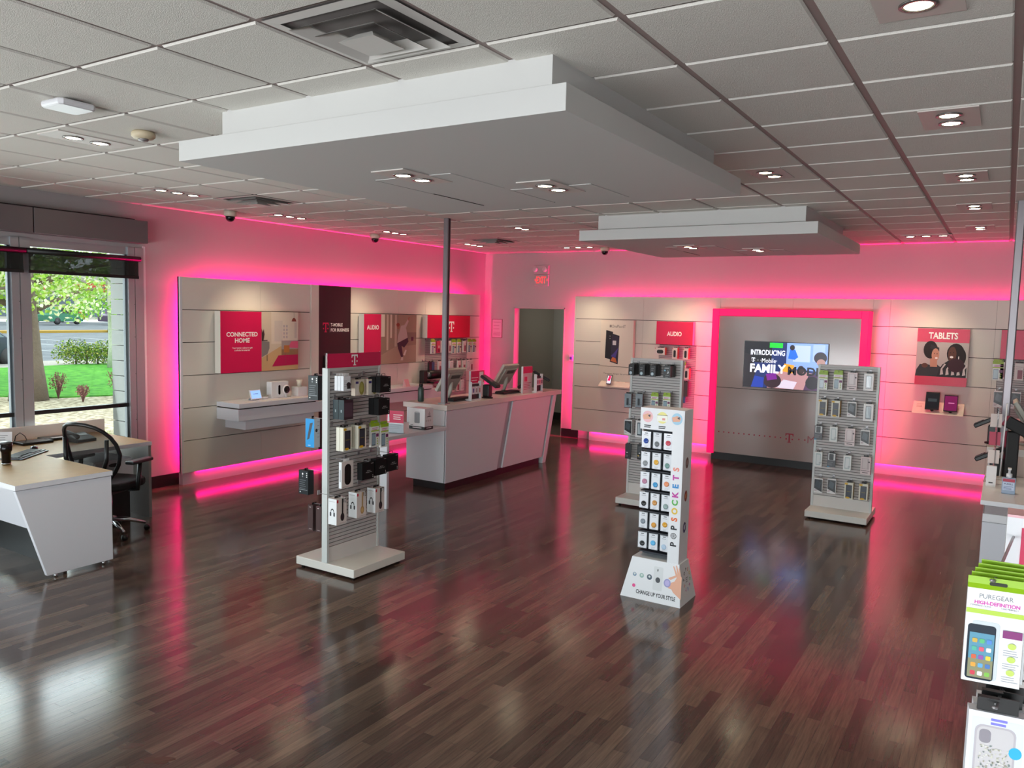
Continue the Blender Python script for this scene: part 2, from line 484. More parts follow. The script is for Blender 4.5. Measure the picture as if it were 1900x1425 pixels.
def downlight(lab, spots, z, plate, aim=None, energy=16, group='recessed ceiling spotlights', ang=75):
    cx = sum(s[0] for s in spots) / len(spots); cy = sum(s[1] for s in spots) / len(spots)
    t = thing('recessed_light', lab, 'ceiling light', (cx, cy, z), 0, group)
    px, py = plate
    MB().box(-px / 2, px / 2, -py / 2, py / 2, -.004, .002, m_plate).build('plate', t)
    for sx, sy in spots:
        c = MB(); c.lathe([(.050, 0), (.062, -.001), (.062, -.006), (.047, -.008), (.047, -.002)], (sx - cx, sy - cy, -.003), m_ring, 24); c.build('trim_ring', t)
        c = MB(); c.lathe([(.0, -.002), (.043, -.002), (.043, .001)], (sx - cx, sy - cy, -.006), m_bulb, 20); c.build('bulb', t)
        if aim is None: tg = (sx, sy, 0)
        else: tg = (aim[0] if aim[0] is not None else sx, aim[1] if aim[1] is not None else sy, aim[2])
        v = (Vector(tg) - Vector((sx, sy, z))).normalized()
        lamp('spot', 'SPOT', Vector((sx, sy, z - .03)) + v * .02, tg, energy, LAMPC, spot=math.radians(ang), blend=.7)


ZC = H - .013
for k, (yy, lab) in enumerate(((.26, 'double ceiling spotlight cut by the top edge of the picture'), (2.07, 'double ceiling spotlight in right row, second from the camera'), (3.95, 'double ceiling spotlight in right row, third from the camera'), (5.61, 'double ceiling spotlight in right row, fourth from the camera'), (7.37, 'double ceiling spotlight in right row, nearest the back wall'))):
    downlight(lab, [(.93, yy - .09), (.93, yy + .09)], ZC, (.27, .43), energy=20)
downlight('triple wall washing spotlight above the tablet display', [(.18, 8.08), (.35, 8.08), (.53, 8.08)], ZC, (.55, .2), (None, 8.97, 1.25), 22, ang=52)
downlight('triple wall washing spotlight behind the far ceiling canopy', [(-4.65, 8.28), (-4.45, 8.28), (-4.25, 8.28)], ZC, (.6, .2), (None, 8.97, 1.2), 22, ang=52)
downlight('triple wall washing spotlight above the second audio sign', [(-3.1, 8.2), (-2.9, 8.2), (-2.7, 8.2)], ZC, (.6, .2), (None, 8.97, 1.2), 22, ang=52)
downlight('double ceiling spotlight above the cash counter', [(-3.92, 5.66), (-3.92, 5.82)], ZC, (.24, .42))
for yy, lab in ((7.47, 'triple wall spotlight nearest the left back corner'), (5.61, 'triple wall spotlight above the black business column'), (3.76, 'triple wall spotlight above the connected home sign'), (2.02, 'triple wall spotlight beside the window valance')):
    xx = -5.85 if yy > 3 else -5.45
    downlight(lab, [(xx, yy - .17), (xx, yy), (xx, yy + .17)], ZC, (.2, .6), (-6.58, None, 1.2), 20, ang=52)
downlight('double ceiling spotlight beside the round smoke detector', [(-3.93, .2), (-3.93, .38)], ZC, (.25, .5))
downlight('tilted double ceiling spotlight between the two canopies', [(-.30, 3.18), (-.28, 3.355)], ZC, (.25, .45))
downlight('double spotlight in the near canopy, closer to the window side', [(-1.82, .97), (-1.82, 1.15)], 2.847, (.24, .47), energy=14)
downlight('double spotlight in the near canopy, farther to the right', [(-1.235, 1.63), (-1.235, 1.80)], 2.847, (.24, .47), energy=14)
downlight('double spotlight in the far canopy, closer to the door', [(-1.815, 5.85), (-1.815, 6.02)], 2.847, (.24, .45), energy=14)
downlight('double spotlight in the far canopy, closer to the video wall', [(-1.215, 6.42), (-1.215, 6.57)], 2.847, (.24, .45), energy=14)

# air vents, access point, smoke detector, dome cameras
m_vent = mat('#d9d7d2', .45)
for n, (i, j) in enumerate(VENTS):
    cx, cy = (i + .5) * T, (j + .5) * T
    t = thing('air_vent', ['large square four way air diffuser at the top left edge', 'square four way air vent above the connected home wall', 'square four way air vent near the left back corner'][n], 'air vent', (cx, cy, H), 0, 'square ceiling air diffusers')
    s = T / 2 - .013
    c = MB(); c.box(-s, s, -s, s, -.002, 0, mat('#6a6462', .6))
    for a, b, za, zb in ((s, s - .05, -.009, -.012),):
        c.add([(-a, -a, za), (a, -a, za), (a, a, za), (-a, a, za), (-b, -b, zb), (b, -b, zb), (b, b, zb), (-b, b, zb)], [(0, 1, 5, 4), (1, 2, 6, 5), (2, 3, 7, 6), (3, 0, 4, 7)], m_vent)
    c.build('frame', t)
    for a, b, za, zb in ((.22, .17, -.03, -.004), (.155, .10, -.045, -.015)):
        c = MB(); c.add([(-a, -a, za), (a, -a, za), (a, a, za), (-a, a, za), (-b, -b, zb), (b, -b, zb), (b, b, zb), (-b, b, zb)], [(0, 1, 5, 4), (1, 2, 6, 5), (2, 3, 7, 6), (3, 0, 4, 7)], m_vent)
        c.add([(-a, -a, za - .002), (a, -a, za - .002), (a, a, za - .002), (-a, a, za - .002), (-b, -b, zb - .004), (b, -b, zb - .004), (b, b, zb - .004), (-b, b, zb - .004)], [(4, 5, 1, 0), (5, 6, 2, 1), (6, 7, 3, 2), (7, 4, 0, 3)], m_vent)
        c.build('louvre', t)
    c = MB(); c.hexa([(-.09, -.09, -.058), (.09, -.09, -.058), (.09, .09, -.058), (-.09, .09, -.058)], [(-.04, -.04, -.02), (.04, -.04, -.02), (.04, .04, -.02), (-.04, .04, -.02)], m_vent); c.build('centre_cone', t)
c = MB(); c.prism([(-.10, -.08), (-.08, -.10), (.08, -.10), (.10, -.08), (.10, .08), (.08, .10), (-.08, .10), (-.10, .08)], 2, -.045, -.01, m_white)
o = c.build('wireless_access_point', bevel=.012, loc=(-3.05, -.31, ZC)); tag(o, 'flat white rounded wireless access point on the ceiling', 'access point')
t = thing('smoke_detector', 'round cream smoke detector on the ceiling near the canopy', 'smoke detector', (-3.36, .32, ZC))
MB().lathe([(.06, 0), (.07, -.012), (.07, -.03), (.055, -.043), (.0, -.046)], (0, 0, 0), mat('#cdbfa2', .5), 28).build('housing', t)
MB().lathe([(.032, -.044), (.028, -.055), (0, -.058)], (0, 0, 0), m_steel, 20).build('sensor', t)
for (x, y), lab in (((-6.15, 3.17), 'black dome security camera above the connected home wall'), ((-6.29, 5.7), 'black dome security camera above the audio wall on left'), ((-4.07, 8.44), 'black dome security camera half behind the far canopy')):
    t = thing('dome_camera', lab, 'security camera', (x, y, ZC), 0, 'ceiling dome cameras')
    MB().lathe([(.07, 0), (.07, -.05), (.055, -.06)], (0, 0, 0), mat('#c9bfae', .5), 24).build('mount', t)
    MB().lathe([(.05, -.055), (.05, -.08), (.04, -.10), (.02, -.115), (.0, -.118)], (0, 0, 0), m_blackg, 24).build('dome', t)

# ------------------------------------------------------------------ display walls
ROWS = [(.15, .515), (.523, .888), (.896, 1.26), (1.268, 1.636), (1.644, 2.005), (2.013, 2.375)]
XP, YP = -6.58, 8.97      # front planes of the two display walls


def yl(px, py=600): return at(0, XP, px, py).y
def xb(px, py=640): return at(1, YP, px, py).x


WALL_L = t = thing('display_wall', 'long white slotted display wall along the left side', 'display wall', (XP, 2.83, 0))
seams = [2.855, 3.95, 4.775]; seams2 = [5.53, 6.55, 7.22]
for S in (seams, seams2 + [7.6, 8.745]):
    for a, b in zip(S[:-1], S[1:]):
        for r, (z0, z1) in enumerate(ROWS):
            if S is not seams and a >= 7.2 and r < 4 and r > 0:
                if b <= 7.61: continue
                MB().box(-.022, 0, 8.37 - 2.83, 8.745 - 2.83, z0, z1, m_panel).build('panel', t); continue
            MB().box(-.022, 0, a - 2.83 + .001, b - 2.83 - .001, z0, z1, m_panel).build('panel', t)
MB().box(-.045, -.022, .0, 5.92, .15, 2.375, m_gap).build('backing_board', t)
MB().box(-.045, .002, .0, .025, .15, 2.375, mat('#d0cfd2', .4)).build('edge_trim', t)
MB().box(-.022, .012, 4.78 - 2.83, 4.915 - 2.83, .15, 2.375, m_panel).build('pilaster', t)
MB().box(-.022, .008, 4.92 - 2.83, 5.525 - 2.83, .15, 2.375, mat('#220d10', .45)).build('black_column', t)
c = MB(); c.box(-.13, -.06, .05, 5.85, 0, .15, m_lam); c.build('plinth', t)
m_led = mat((1, .0, .25), .4, emit=6, key='led')
c = MB(); c.box(-.10, -.06, .2, 5.75, 2.222, 2.23, m_led); c.box(-.10, -.06, .17, .178, .3, 2.2, m_led); c.box(-.10, -.06, 5.75, 5.758, .3, 2.2, m_led)
c.build('led_strip', t)
WALL_B = t = thing('display_wall', 'long white slotted display wall along the back', 'display wall', (-4.83, YP, 0))
bs = [-4.812, xb(1191.6), -2.39]; bs2 = [-.30, xb(1648), xb(1845), 2.4, 3.4, 4.4]
SL = [(at(1, 8.87, 1217, 700).x, at(1, 8.87, 1285, 700).x), (at(1, 8.87, 1847, 740).x, 2.4)]
for S in (bs, bs2):
    for a, b in zip(S[:-1], S[1:]):
        for r, (z0, z1) in enumerate(ROWS):
            cut = [q for q in SL if q[0] < b and q[1] > a] if 0 < r < 4 else []
            if cut:
                q = cut[0]
                for a2, b2 in ((a, q[0] - .003), (q[1] + .003, b)):
                    if b2 - a2 > .02: MB().box(a2 + 4.83 + .001, b2 + 4.83 - .001, 0, .022, z0, z1, m_panel).build('panel', t)
                continue
            MB().box(a + 4.83 + .001, b + 4.83 - .001, 0, .022, z0, z1, m_panel).build('panel', t)
for a, b in ((-2.39, -1.35), (-1.35, -.30)):
    MB().box(a + 4.83 + .001, b + 4.83 - .001, 0, .022, 2.21, 2.375, m_panel).build('panel', t)
MB().box(0.0, 9.23, .022, .045, .15, 2.375, m_gap).build('backing_board', t)
MB().box(-.004, .02, -.002, .05, .15, 2.375, m_panel).build('edge_trim', t)
MB().box(.3, 9.2, .06, .13, 0, .15, m_lam).build('plinth', t)
MB().box(.2, 9.1, .065, .105, 2.222, 2.23, m_led).build('led_strip', t)

# ---- signs and posters (own frame: u to the right, v up on the face)
def poster(name, lab, cat, origin, r, w, h, depth, side=m_panel, group=None):
    """returns builder with a box and a frame on its face; local coords = world offset"""
    c = MB(); R = Vector(r); N_ = R.cross(Vector((0, 0, 1))); U = Vector((0, 0, 1))
    o = [Vector((0, 0, 0)), R * w, R * w - N_ * depth, -N_ * depth]
    c.hexa(o, [p + U * h for p in o], side); c.frame((0, 0, 0), R, (0, 0, 1))
    def fin(bevel=0):
        ob = c.build(name, loc=origin, bevel=bevel); return tag(ob, lab, cat, group)
    return c, fin


LR = (0, 1, 0)    # right-hand direction on the left wall
BR = (1, 0, 0)    # right-hand direction on the back wall
X1 = -6.46
y0 = at(0, X1, 409, 640).y; y1 = at(0, X1, 552.8, 640).y; W = y1 - y0; Hh = .725; z0 = 1.278
c, fin = poster('wall_poster', 'magenta connected home sign with a living room picture', 'poster', (X1, y0, z0), LR, W, Hh, .10)
sp = W * .505
c.rect(0, 0, sp, Hh, m_mag)
c.text('CONNECTED', sp * .52, Hh * .625, .055, m_txt, width=sp * .76, bold=.03); c.text('HOME', sp * .52, Hh * .525, .055, m_txt, width=sp * .36, bold=.03)
c.text('Your home is about to get', sp * .52, Hh * .40, .024, m_txt, width=sp * .5); c.text('a whole lot smarter', sp * .52, Hh * .365, .022, m_txt, width=sp * .38)
a = sp; b = W
c.rect(a, 0, b, Hh, mat('#c6b7a4', .5)); c.art([(a, 0), (b, 0), (b, .20), (a + .30, .30), (a, .16)], mat('#c29f73', .5))
c.rect(a + .15, .33, b, Hh, mat('#d0c4b6', .5)); c.rect(a + .2, .36, a + .33, .62, mat('#c4bab2', .5)); c.rect(b - .06, .40, b - .02, .6, mat('#bdb2ab', .5))
for i in range(2):
    for j in range(4): c.rect(a + .34 + i * .045, .40 + j * .045, a + .365 + i * .045, .43 + j * .045, mat('#a9a0a6', .5))
c.art([(a, .17), (a + .09, .21), (a + .12, .28), (a + .12, .36), (a, .37)], mat('#7d7775', .5)); c.rect(a + .08, .12, a + .088, .2, m_ink)
c.rect(a, .37, a + .09, .38, m_ink); c.art([(a, .38), (a + .03, .38), (a + .045, .45), (a + .03, .52), (a + .015, .47), (a, .52)], mat('#3a2a28', .5))
c.art([(a + .16, .05), (b, .06), (b, .19), (a + .26, .185)], mat('#b5154f', .5))
c.rect(a + .31, .19, b, .30, mat('#8e6d4e', .5)); c.rect(a + .31, .26, b, .37, mat('#9a8f8c', .5)); c.art([(a + .42, .28), (b, .27), (b, .36), (a + .47, .36)], mat('#d0567a', .5))
c.rect(a + .35, .22, a + .44, .31, mat('#b06d38', .5)); c.rect(a + .37, .08, a + .378, .22, mat('#a23a4c', .5))
c.art([(b - .11, .61), (b - .03, .61), (b - .045, .645), (b - .07, .66), (b - .095, .645)], mat('#7a3524', .5)); c.rect(b - .072, .66, b - .069, Hh, m_ink)
fin()
# business column lettering, belongs to the column
c = MB().frame((XP + .0085, 4.955, 1.6), LR, (0, 0, 1)); c.tlogo(.09, .21, .13, m_mag2); c.rect(.165, .14, .169, .28, mat('#8c8080', .5), .0006)
c.text('T-MOBILE', .185, .245, .045, m_txt, width=.225, align='l', bold=.025); c.text('FOR BUSINESS', .185, .175, .045, m_txt, width=.35, align='l', bold=.025)
o = c.build('column_lettering', loc=(0, 0, 0)); tag(o, 'white business lettering and magenta logo on the black column', 'lettering')
c, fin = poster('leaflet_holder', 'clear leaflet holder with pink and grey leaflets on black column', 'leaflet holder', (XP + .04, at(0, XP, 600, 640).y, 1.19), LR, .42, .24, .03, m_clear)
c.rect(.01, .01, .22, .235, mat('#c9a9a5', .5)); c.rect(.23, .01, .41, .235, mat('#7f7f8e', .5)); c.lines(.05, .19, .1, 3, .03, .012, mat('#c2355e', .5)); c.rect(.32, .02, .36, .12, mat('#b04c6c', .5)); fin()
# audio sign with the jumping figure
y0 = at(0, X1, 675, 640).y; y1 = at(0, X1, 772, 640).y; W = y1 - y0
c, fin = poster('wall_poster', 'audio sign with a photo of a jumping man in sweater', 'poster', (X1, y0, z0), LR, W, Hh, .10)
sp = W * .31; c.rect(0, 0, sp, Hh, m_mag); c.text('AUDIO', sp * .52, Hh * .74, .065, m_txt, width=sp * .70, bold=.03)
a = sp; c.rect(a, 0, W, Hh, mat('#8b7a68', .5)); c.art([(a, 0), (W, 0), (W, .27), (a + .3, .24), (a, .13)], mat('#a08c78', .5))
c.rect(a, .4, a + .08, Hh, mat('#cfc6b8', .5)); c.rect(a + .12, .2, a + .16, Hh, mat('#bcae9c', .5)); c.rect(a + .2, .38, a + .24, Hh, mat('#cabfae', .5)); c.rect(a + .3, .25, a + .35, Hh, mat('#b5a794', .5))
c.art([(a + .38, .42), (W, .44), (W, Hh), (a + .38, Hh)], mat('#97866f', .5)); c.rect(a + .55, .36, W, .46, mat('#7d6d5f', .5)); c.rect(a + .68, .33, a + .74, .39, mat('#5a2440', .5))
sw = mat('#b6aba2', .5); skin = mat('#9a6a52', .5); pant = mat('#33202f', .5)
c.art([(a + .36, .30), (a + .50, .33), (a + .60, .38), (a + .57, .50), (a + .52, .57), (a + .44, .56), (a + .42, .50), (a + .38, .42)], sw)
c.art([(a + .50, .55), (a + .55, .52), (a + .62, .63), (a + .60, .66)], sw); c.art([(a + .60, .66), (a + .62, .63), (a + .645, .69), (a + .62, .70)], skin)
c.ell(a + .38, .55, .035, .045, skin); c.ell(a + .375, .575, .04, .028, mat('#8a3b22', .5))
c.art([(a + .36, .30), (a + .42, .32), (a + .60, .38), (a + .62, .32), (a + .52, .23), (a + .46, .26), (a + .50, .09), (a + .45, .09), (a + .38, .22)], pant)
c.art([(a + .44, .04), (a + .50, .04), (a + .50, .09), (a + .46, .09)], mat('#c9bfb6', .5)); c.art([(a + .50, .12), (a + .54, .11), (a + .58, .19), (a + .55, .20)], mat('#d8d0c8', .5))
fin()
y0 = at(0, X1, 793, 605).y; y1 = at(0, X1, 871.8, 605).y; W = y1 - y0
c, fin = poster('wall_poster', 'wide magenta sign with white T logo above hanging packs', 'poster', (X1, y0, 1.645), LR, W, .362, .10)
c.rect(0, 0, W, .362, mat('#d0103c', .35)); c.tlogo(W * .55, .18, .17, m_txt); fin()
# back wall signs
Y1 = 8.87
def bx(px, py=640): return at(1, Y1, px, py).x
x0 = bx(1115.5, 600); x1 = bx(1176, 600)
c, fin = poster('wall_poster', 'white phone poster with two dark smartphones on back wall', 'poster', (x0, Y1, 1.262), BR, x1 - x0, .735, .08, mat('#d8cfc4', .5)); W = x1 - x0
c.rect(.0, 0, W, .735, mat('#ddd3c6', .5)); c.text('OnePlus 6T', W * .55, .64, .045, mat('#6c6660', .5), width=W * .42, bold=0)
c.rect(W * .27, .62, W * .33, .66, mat('#8a837b', .5))
c.art([(.085, .13), (.205, .10), (.215, .55), (.095, .575)], mat('#17161a', .3)); c.art([(.175, .07), (.315, .035), (.33, .49), (.19, .525)], mat('#0d0c12', .3)); c.art([(.182, .08), (.31, .045), (.323, .475), (.197, .508)], mat('#2c2138', .3))
c.art([(.185, .085), (.30, .055), (.25, .20)], mat('#c46a3c', .3)); c.art([(.19, .16), (.27, .13), (.315, .30), (.25, .22)], mat('#4b3d8a', .3)); c.rect(.215, .34, .275, .41, mat('#c9c4c9', .5)); c.ell(.165, .48, .008, .008, m_steel); c.ell(.165, .44, .008, .008, m_steel)
fin()
c, fin = poster('wall_poster', 'white strip with game changer slogan under the phone poster', 'poster', (x0 - .02, Y1, 1.02), BR, W, .235, .08, mat('#d8cfc4', .5))
c.rect(0, 0, W, .235, mat('#dad0c3', .5)); c.text('The game changer has arrived', W * .56, .12, .03, mat('#4a4441', .5), width=W * .8, bold=0); fin()
x0 = bx(1218, 610); W = bx(1286, 610) - x0
c, fin = poster('wall_poster', 'plain magenta audio sign over the back wall speakers', 'poster', (x0, Y1, 1.648), BR, W, .352, .08); c.rect(0, 0, W, .352, m_mag); c.text('AUDIO', W * .5, .165, .07, m_txt, width=W * .40, bold=.03); fin()
x0 = bx(1700, 660); W = bx(1797, 660) - x0
c, fin = poster('wall_poster', 'tablets sign with a photo of two smiling women', 'poster', (x0, Y1, 1.265), BR, W, .735, .09)
c.rect(0, 0, W, .735, mat('#b8b4b3', .5)); c.rect(0, .56, W, .735, m_mag2); c.rect(0, 0, W, .115, m_mag2); c.text('TABLETS', W * .5, .645, .085, m_txt, width=W * .56, bold=.03)
k = W / .95; _a, _e = c.art, c.ell
def art_k(P, m, lift=None): return _a([(x * k, y) for x, y in P], m, lift)
c.art = art_k
sk1 = mat('#c28f78', .5); sk2 = mat('#5a3322', .5); hair = mat('#1c1516', .6)
c.art([(.0, .115), (.52, .115), (.50, .22), (.40, .27), (.33, .25), (.22, .27), (.08, .27), (.02, .2)], mat('#2b2b2e', .5))
c.art([(.40, .115), (.93, .115), (.93, .26), (.84, .32), (.62, .34), (.50, .28), (.44, .22)], mat('#1a181b', .5))
for q in range(5): c.art([(.46 + q * .1, .14), (.52 + q * .1, .15), (.50 + q * .1, .22), (.56 + q * .1, .28), (.53 + q * .1, .29), (.47 + q * .1, .22)], mat('#c8c4c4', .5))
c.ell(.33, .42, .085, .115, sk1); c.art([(.26, .35), (.39, .35), (.40, .24), (.27, .24)], sk1); c.ell(.26, .46, .13, .115, hair); c.art([(.25, .48), (.42, .44), (.415, .49), (.26, .53)], mat('#242428', .5)); c.ell(.355, .395, .07, .085, sk1); c.ell(.375, .355, .025, .012, m_txt); c.ell(.385, .41, .008, .006, hair); c.ell(.335, .412, .008, .006, hair)
c.ell(.72, .42, .16, .13, hair); c.ell(.84, .38, .07, .10, hair); c.ell(.66, .41, .075, .10, sk2); c.ell(.65, .375, .032, .014, m_txt); c.ell(.625, .43, .009, .006, hair); c.ell(.68, .435, .009, .006, hair); c.ell(.74, .27, .15, .09, mat('#3a1c28', .6)); c.ell(.78, .37, .008, .02, m_txt)
c.ell(.17, .255, .06, .03, sk2)
fin()
x0 = bx(1857, 640)
c, fin = poster('wall_poster', 'magenta sign with white T logo at the right picture edge', 'poster', (x0, Y1, 1.645), BR, 1.15, .36, .08); c.rect(0, 0, 1.15, .36, m_mag); c.tlogo(.49, .18, .19, m_txt); fin()

# ---- slat boards set into the walls
m_slat = mat('#b9b4b2', .45); m_slot = mat('#5c5558', .7)


def slats(c, u0, u1, z0, z1, axis, front, thick=.012, pitch=.0285, gap=.0055, m=m_slat, back=None):
    """rows of horizontal slats; axis = normal axis, front = coordinate of the face, thick signed"""
    z = z0
    while z < z1 - pitch * .5:
        a, b = z + gap, min(z + pitch, z1)
        if axis == 0: c.box(front, front - thick, u0, u1, a, b, m)
        else: c.box(u0, u1, front, front - thick, a, b, m)
        z += pitch
    if axis == 0: c.box(front - thick, front - thick * 1.5, u0, u1, z0, z1, m_slot)
    else: c.box(u0, u1, front - thick, front - thick * 1.5, z0, z1, m_slot)
    return c


c = MB(); slats(c, 7.225 - 2.83, 8.365 - 2.83, .52, 1.636, 0, 0, .014); c.build('slat_board', WALL_L)
xs0, xs1 = bx(1217, 700), bx(1285, 700)
c = MB(); slats(c, xs0, xs1, .52, 1.64, 1, YP, -.014); c.build('slat_board', WALL_B, loc=(4.83, -YP, 0))
c = MB(); slats(c, bx(1847, 740), 2.4, .52, 1.64, 1, YP, -.014); c.build('slat_board', WALL_B, loc=(4.83, -YP, 0))

# ---- wall shelves
t = thing('display_shelf', 'white box shelf under the connected home sign', 'shelf', (XP, 3.30, 0)); 
MB().box(0, .40, 0, 1.22, .885, .94, m_lam).build('shelf_top', t, .003)
MB().box(0, .385, .0, 1.40, .735, .872, m_lam).build('drawer_box', t, .003)
MB().box(0, .36, .12, 1.20, .62, .735, m_lam).build('lower_box', t, .003)
MB().box(.0, .39, .01, 1.2, .872, .885, m_gap).build('shadow_gap', t)
t = thing('display_shelf', 'white box shelf under the jumping man sign', 'shelf', (XP, 5.62, 0))
MB().box(0, .40, 0, 1.30, .885, .94, m_lam).build('shelf_top', t, .003)
MB().box(0, .385, .0, 1.55, .735, .872, m_lam).build('drawer_box', t, .003)
MB().box(.0, .39, .01, 1.28, .872, .885, m_gap).build('shadow_gap', t)


def slope_shelf(lab, px0, px1, pz0, pz1, labels):
    x0 = at(1, 8.78, px0, 760).x; x1 = at(1, 8.78, px1, 760).x
    t = thing('slanted_shelf', lab, 'shelf', (x0, YP, pz0)); w_ = x1 - x0
    c = MB(); c.prism([(0, pz1 - pz0), (-.20, .02), (-.22, .0), (0, pz1 - pz0 - .03)], 0, 0, w_, mat('#ddd0c2', .4)); c.build('shelf_body', t, .002)
    r = Vector((1, 0, 0)); u = Vector((0, .20, pz1 - pz0 - .02)); L = u.length
    for a, b in labels:
        c = MB().frame((0, -.20, .02), r, u.normalized()); c.rect(w_ * a, L * .1, w_ * b, L * .9, mat('#e0d5c8', .5)); c.lines(w_ * a + .03, w_ * b - .04, L * .75, 3, .03, .01, mat('#c09a90', .5), seed=int(a * 99)); c.build('price_card', t)
    return t, x0, w_


ts, sx0, sw_ = slope_shelf('small slanted white shelf holding one phone on back wall', 1109, 1167, .94, 1.08, ((.02, .3), (.45, .70), (.72, .98)))
ts2, tx0, tw_ = slope_shelf('small slanted white shelf holding two tablets on back wall', 1692, 1788, .90, 1.04, ((.02, .28), (.50, .62), (.8, .98)))


def tablet(lab, loc, w_, h, body, screen, name='display_tablet', cat='tablet', rot=0):
    t = thing(name, lab, cat, loc, rot)
    c = MB(); c.X = Matrix.Rotation(math.radians(-22), 4, 'X'); c.box(-w_ / 2, w_ / 2, -.008, 0, 0, h, body); c.build('body', t, .003)
    c = MB(); c.X = Matrix.Rotation(math.radians(-22), 4, 'X'); c.frame((-w_ / 2, -.0085, 0), (1, 0, 0), (0, 0, 1)); c.rect(.008, .015, w_ - .008, h - .015, screen)
    screen_art = c; return t, c


t, c = tablet('black display tablet on the slanted shelf, screen dark', (at(1, 8.80, 1729, 760).x, 8.755, .955), .16, .24, m_black, mat('#22303a', .2)); c.rect(.03, .11, .13, .15, mat('#3c5a66', .3)); c.build('screen', t)
c = MB(); c.tube([(0, .01, .01), (0, .06, -.01)], .02, m_black); c.build('security_mount', t)
t, c = tablet('purple display tablet with logo on the slanted shelf', (at(1, 8.80, 1763, 765).x, 8.755, .945), .155, .225, m_black, mat('#7a1060', .3, emit=.25)); c.lines(.05, .12, .12, 1, .02, .01, mat('#e0a0d0', .4, emit=.4)); c.build('screen', t)
c = MB(); c.tube([(0, .01, .01), (0, .06, -.01)], .02, m_black); c.build('security_mount', t)
t, c = tablet('small bright display phone on slanted shelf on the back wall', (at(1, 8.80, 1131, 715).x, 8.755, .975), .08, .16, m_black, mat('#d8d8e8', .3, emit=.8), 'display_phone', 'phone')
c.art([(.012, .06), (.06, .06), (.068, .14), (.03, .145)], mat('#e01450', .3, emit=1)); c.build('screen', t)

# ---- video wall: glowing portal, white glass panel, screen
m_glow = mat((1, .0, .10), .5, emit=.95, key='portal')
YV = 8.62
t = thing('video_portal', 'glowing magenta portal framing the white video wall', 'portal frame', (-1.345, YV, 0))
W2, W1 = 1.05, .955
for nm, a in (('light_column', (-W2, -W1)), ('light_column', (W1, W2))):
    MB().box(a[0], a[1], -.0, .33, .09, 2.205, m_glow).build(nm, t, .004)
MB().box(-W1, W1, .0, .33, 2.105, 2.205, m_glow).build('light_beam', t, .004)
MB().box(-W1 + .0, W1, .03, .3, 1.071, 2.10, mat('#b0a29c', .12)).build('upper_panel', t)
MB().box(-W1 - .04, W1 + .04, .06, .3, 0, .10, m_black).build('kick_plate', t)
MB().box(-W1, W1, .04, .29, .10, 2.1045, m_black).build('core_panel', t)
for sg in (-1, 1):
    lamp('portal_glow', 'AREA', (-1.345 + sg * 1.10, YV + .17, 1.2), (-1.345 + sg * 3, YV + .25, 1.2), 12, (1, .0, .16), (.2, 2.0))
c = MB().box(-W1 + .0, W1, .03, .3, .11, 1.063, mat('#b0a29c', .12)).frame((-W1, .0298, 0), (1, 0, 0), (0, 0, 1)); lc = mat('#a8203c', .5)
for i in range(13): c.rect(.06 + i * .0735, .405 - .0, .06 + i * .0735 + .018, .405 + .018, lc, .0006)
c.tlogo(1.07, .42, .13, lc, .11)
for q in (1.19, 1.27): c.rect(q, .405, q + .018, .423, lc, .0006)
c.text('M', 1.36, .425, .10, mat('#b06a70', .5), bold=0); c.text('o b i l e', 1.60, .415, .09, mat('#b06a70', .5), bold=0)
c.build('lower_panel', t)
sx0 = at(1, YV, 1379.5, 675).x; sx1 = -.775; sz0, sz1 = 1.10, 1.757
t = thing('video_screen', 'large flat screen announcing family mode on the video wall', 'screen', ((sx0 + sx1) / 2, YV + .03, sz0)); sw = sx1 - sx0; sh = sz1 - sz0
MB().box(-sw / 2, sw / 2, -.03, -.0005, 0, sh, m_blackg).build('bezel', t, .002)
c = MB().frame((-sw / 2 + .008, -.0302, .008), (1, 0, 0), (0, 0, 1)); a, b = sw - .016, sh - .016
def em(h, s=.9): return mat(h, .3, emit=s)
c.rect(0, 0, a, b, em('#1c2f6b', .8)); c.art([(0, b * .55), (a * .34, b * .55), (a * .34, b), (0, b)], em('#12101c', .7)); c.rect(a * .31, b * .88, a * .47, b * .99, em('#16d238', .9))
c.art([(a * .52, b * .45), (a, b * .4), (a, b), (a * .52, b)], em('#86aaf0', .9)); c.rect(a * .6, b * .6, a * .8, b * .95, em('#b7cdfa', .9)); c.rect(a * .83, b * .62, a * .97, b * .98, em('#a4bff5', .9))
c.art([(a * .54, b * .66), (a * .62, b * .64), (a * .66, b * .7), (a * .62, b * .86), (a * .56, b * .86)], em('#1d6cf0', .9)); c.ell(a * .585, b * .90, a * .03, b * .06, em('#2a1c22', .6))
c.ell(a * .92, b * .70, a * .075, b * .13, em('#2c2430', .6)); c.ell(a * .93, b * .6, a * .05, b * .08, em('#b08a84', .8))
c.art([(a * .30, 0), (a * .80, 0), (a * .85, b * .36), (a * .55, b * .44), (a * .34, b * .30)], em('#b98a8e', .8)); c.art([(a * .40, b * .02), (a * .62, b * .0), (a * .66, b * .16), (a * .5, b * .2)], em('#ddd3e6', .8))
c.art([(a * .48, b * .38), (a * .60, b * .34), (a * .62, b * .52), (a * .5, b * .55)], em('#e8a12c', .9)); c.ell(a * .36, b * .16, a * .11, b * .16, em('#3a2530', .6)); c.art([(a * .28, b * .30), (a * .40, b * .34), (a * .42, b * .2), (a * .3, b * .16)], em('#7a1e94', .8))
c.art([(0, 0), (a * .1, 0), (a * .16, b * .4), (a * .08, b * .72), (0, b * .75)], em('#241c26', .6)); c.art([(a * .1, 0), (a * .25, 0), (a * .26, b * .22), (a * .14, b * .25)], em('#1f3fae', .8))
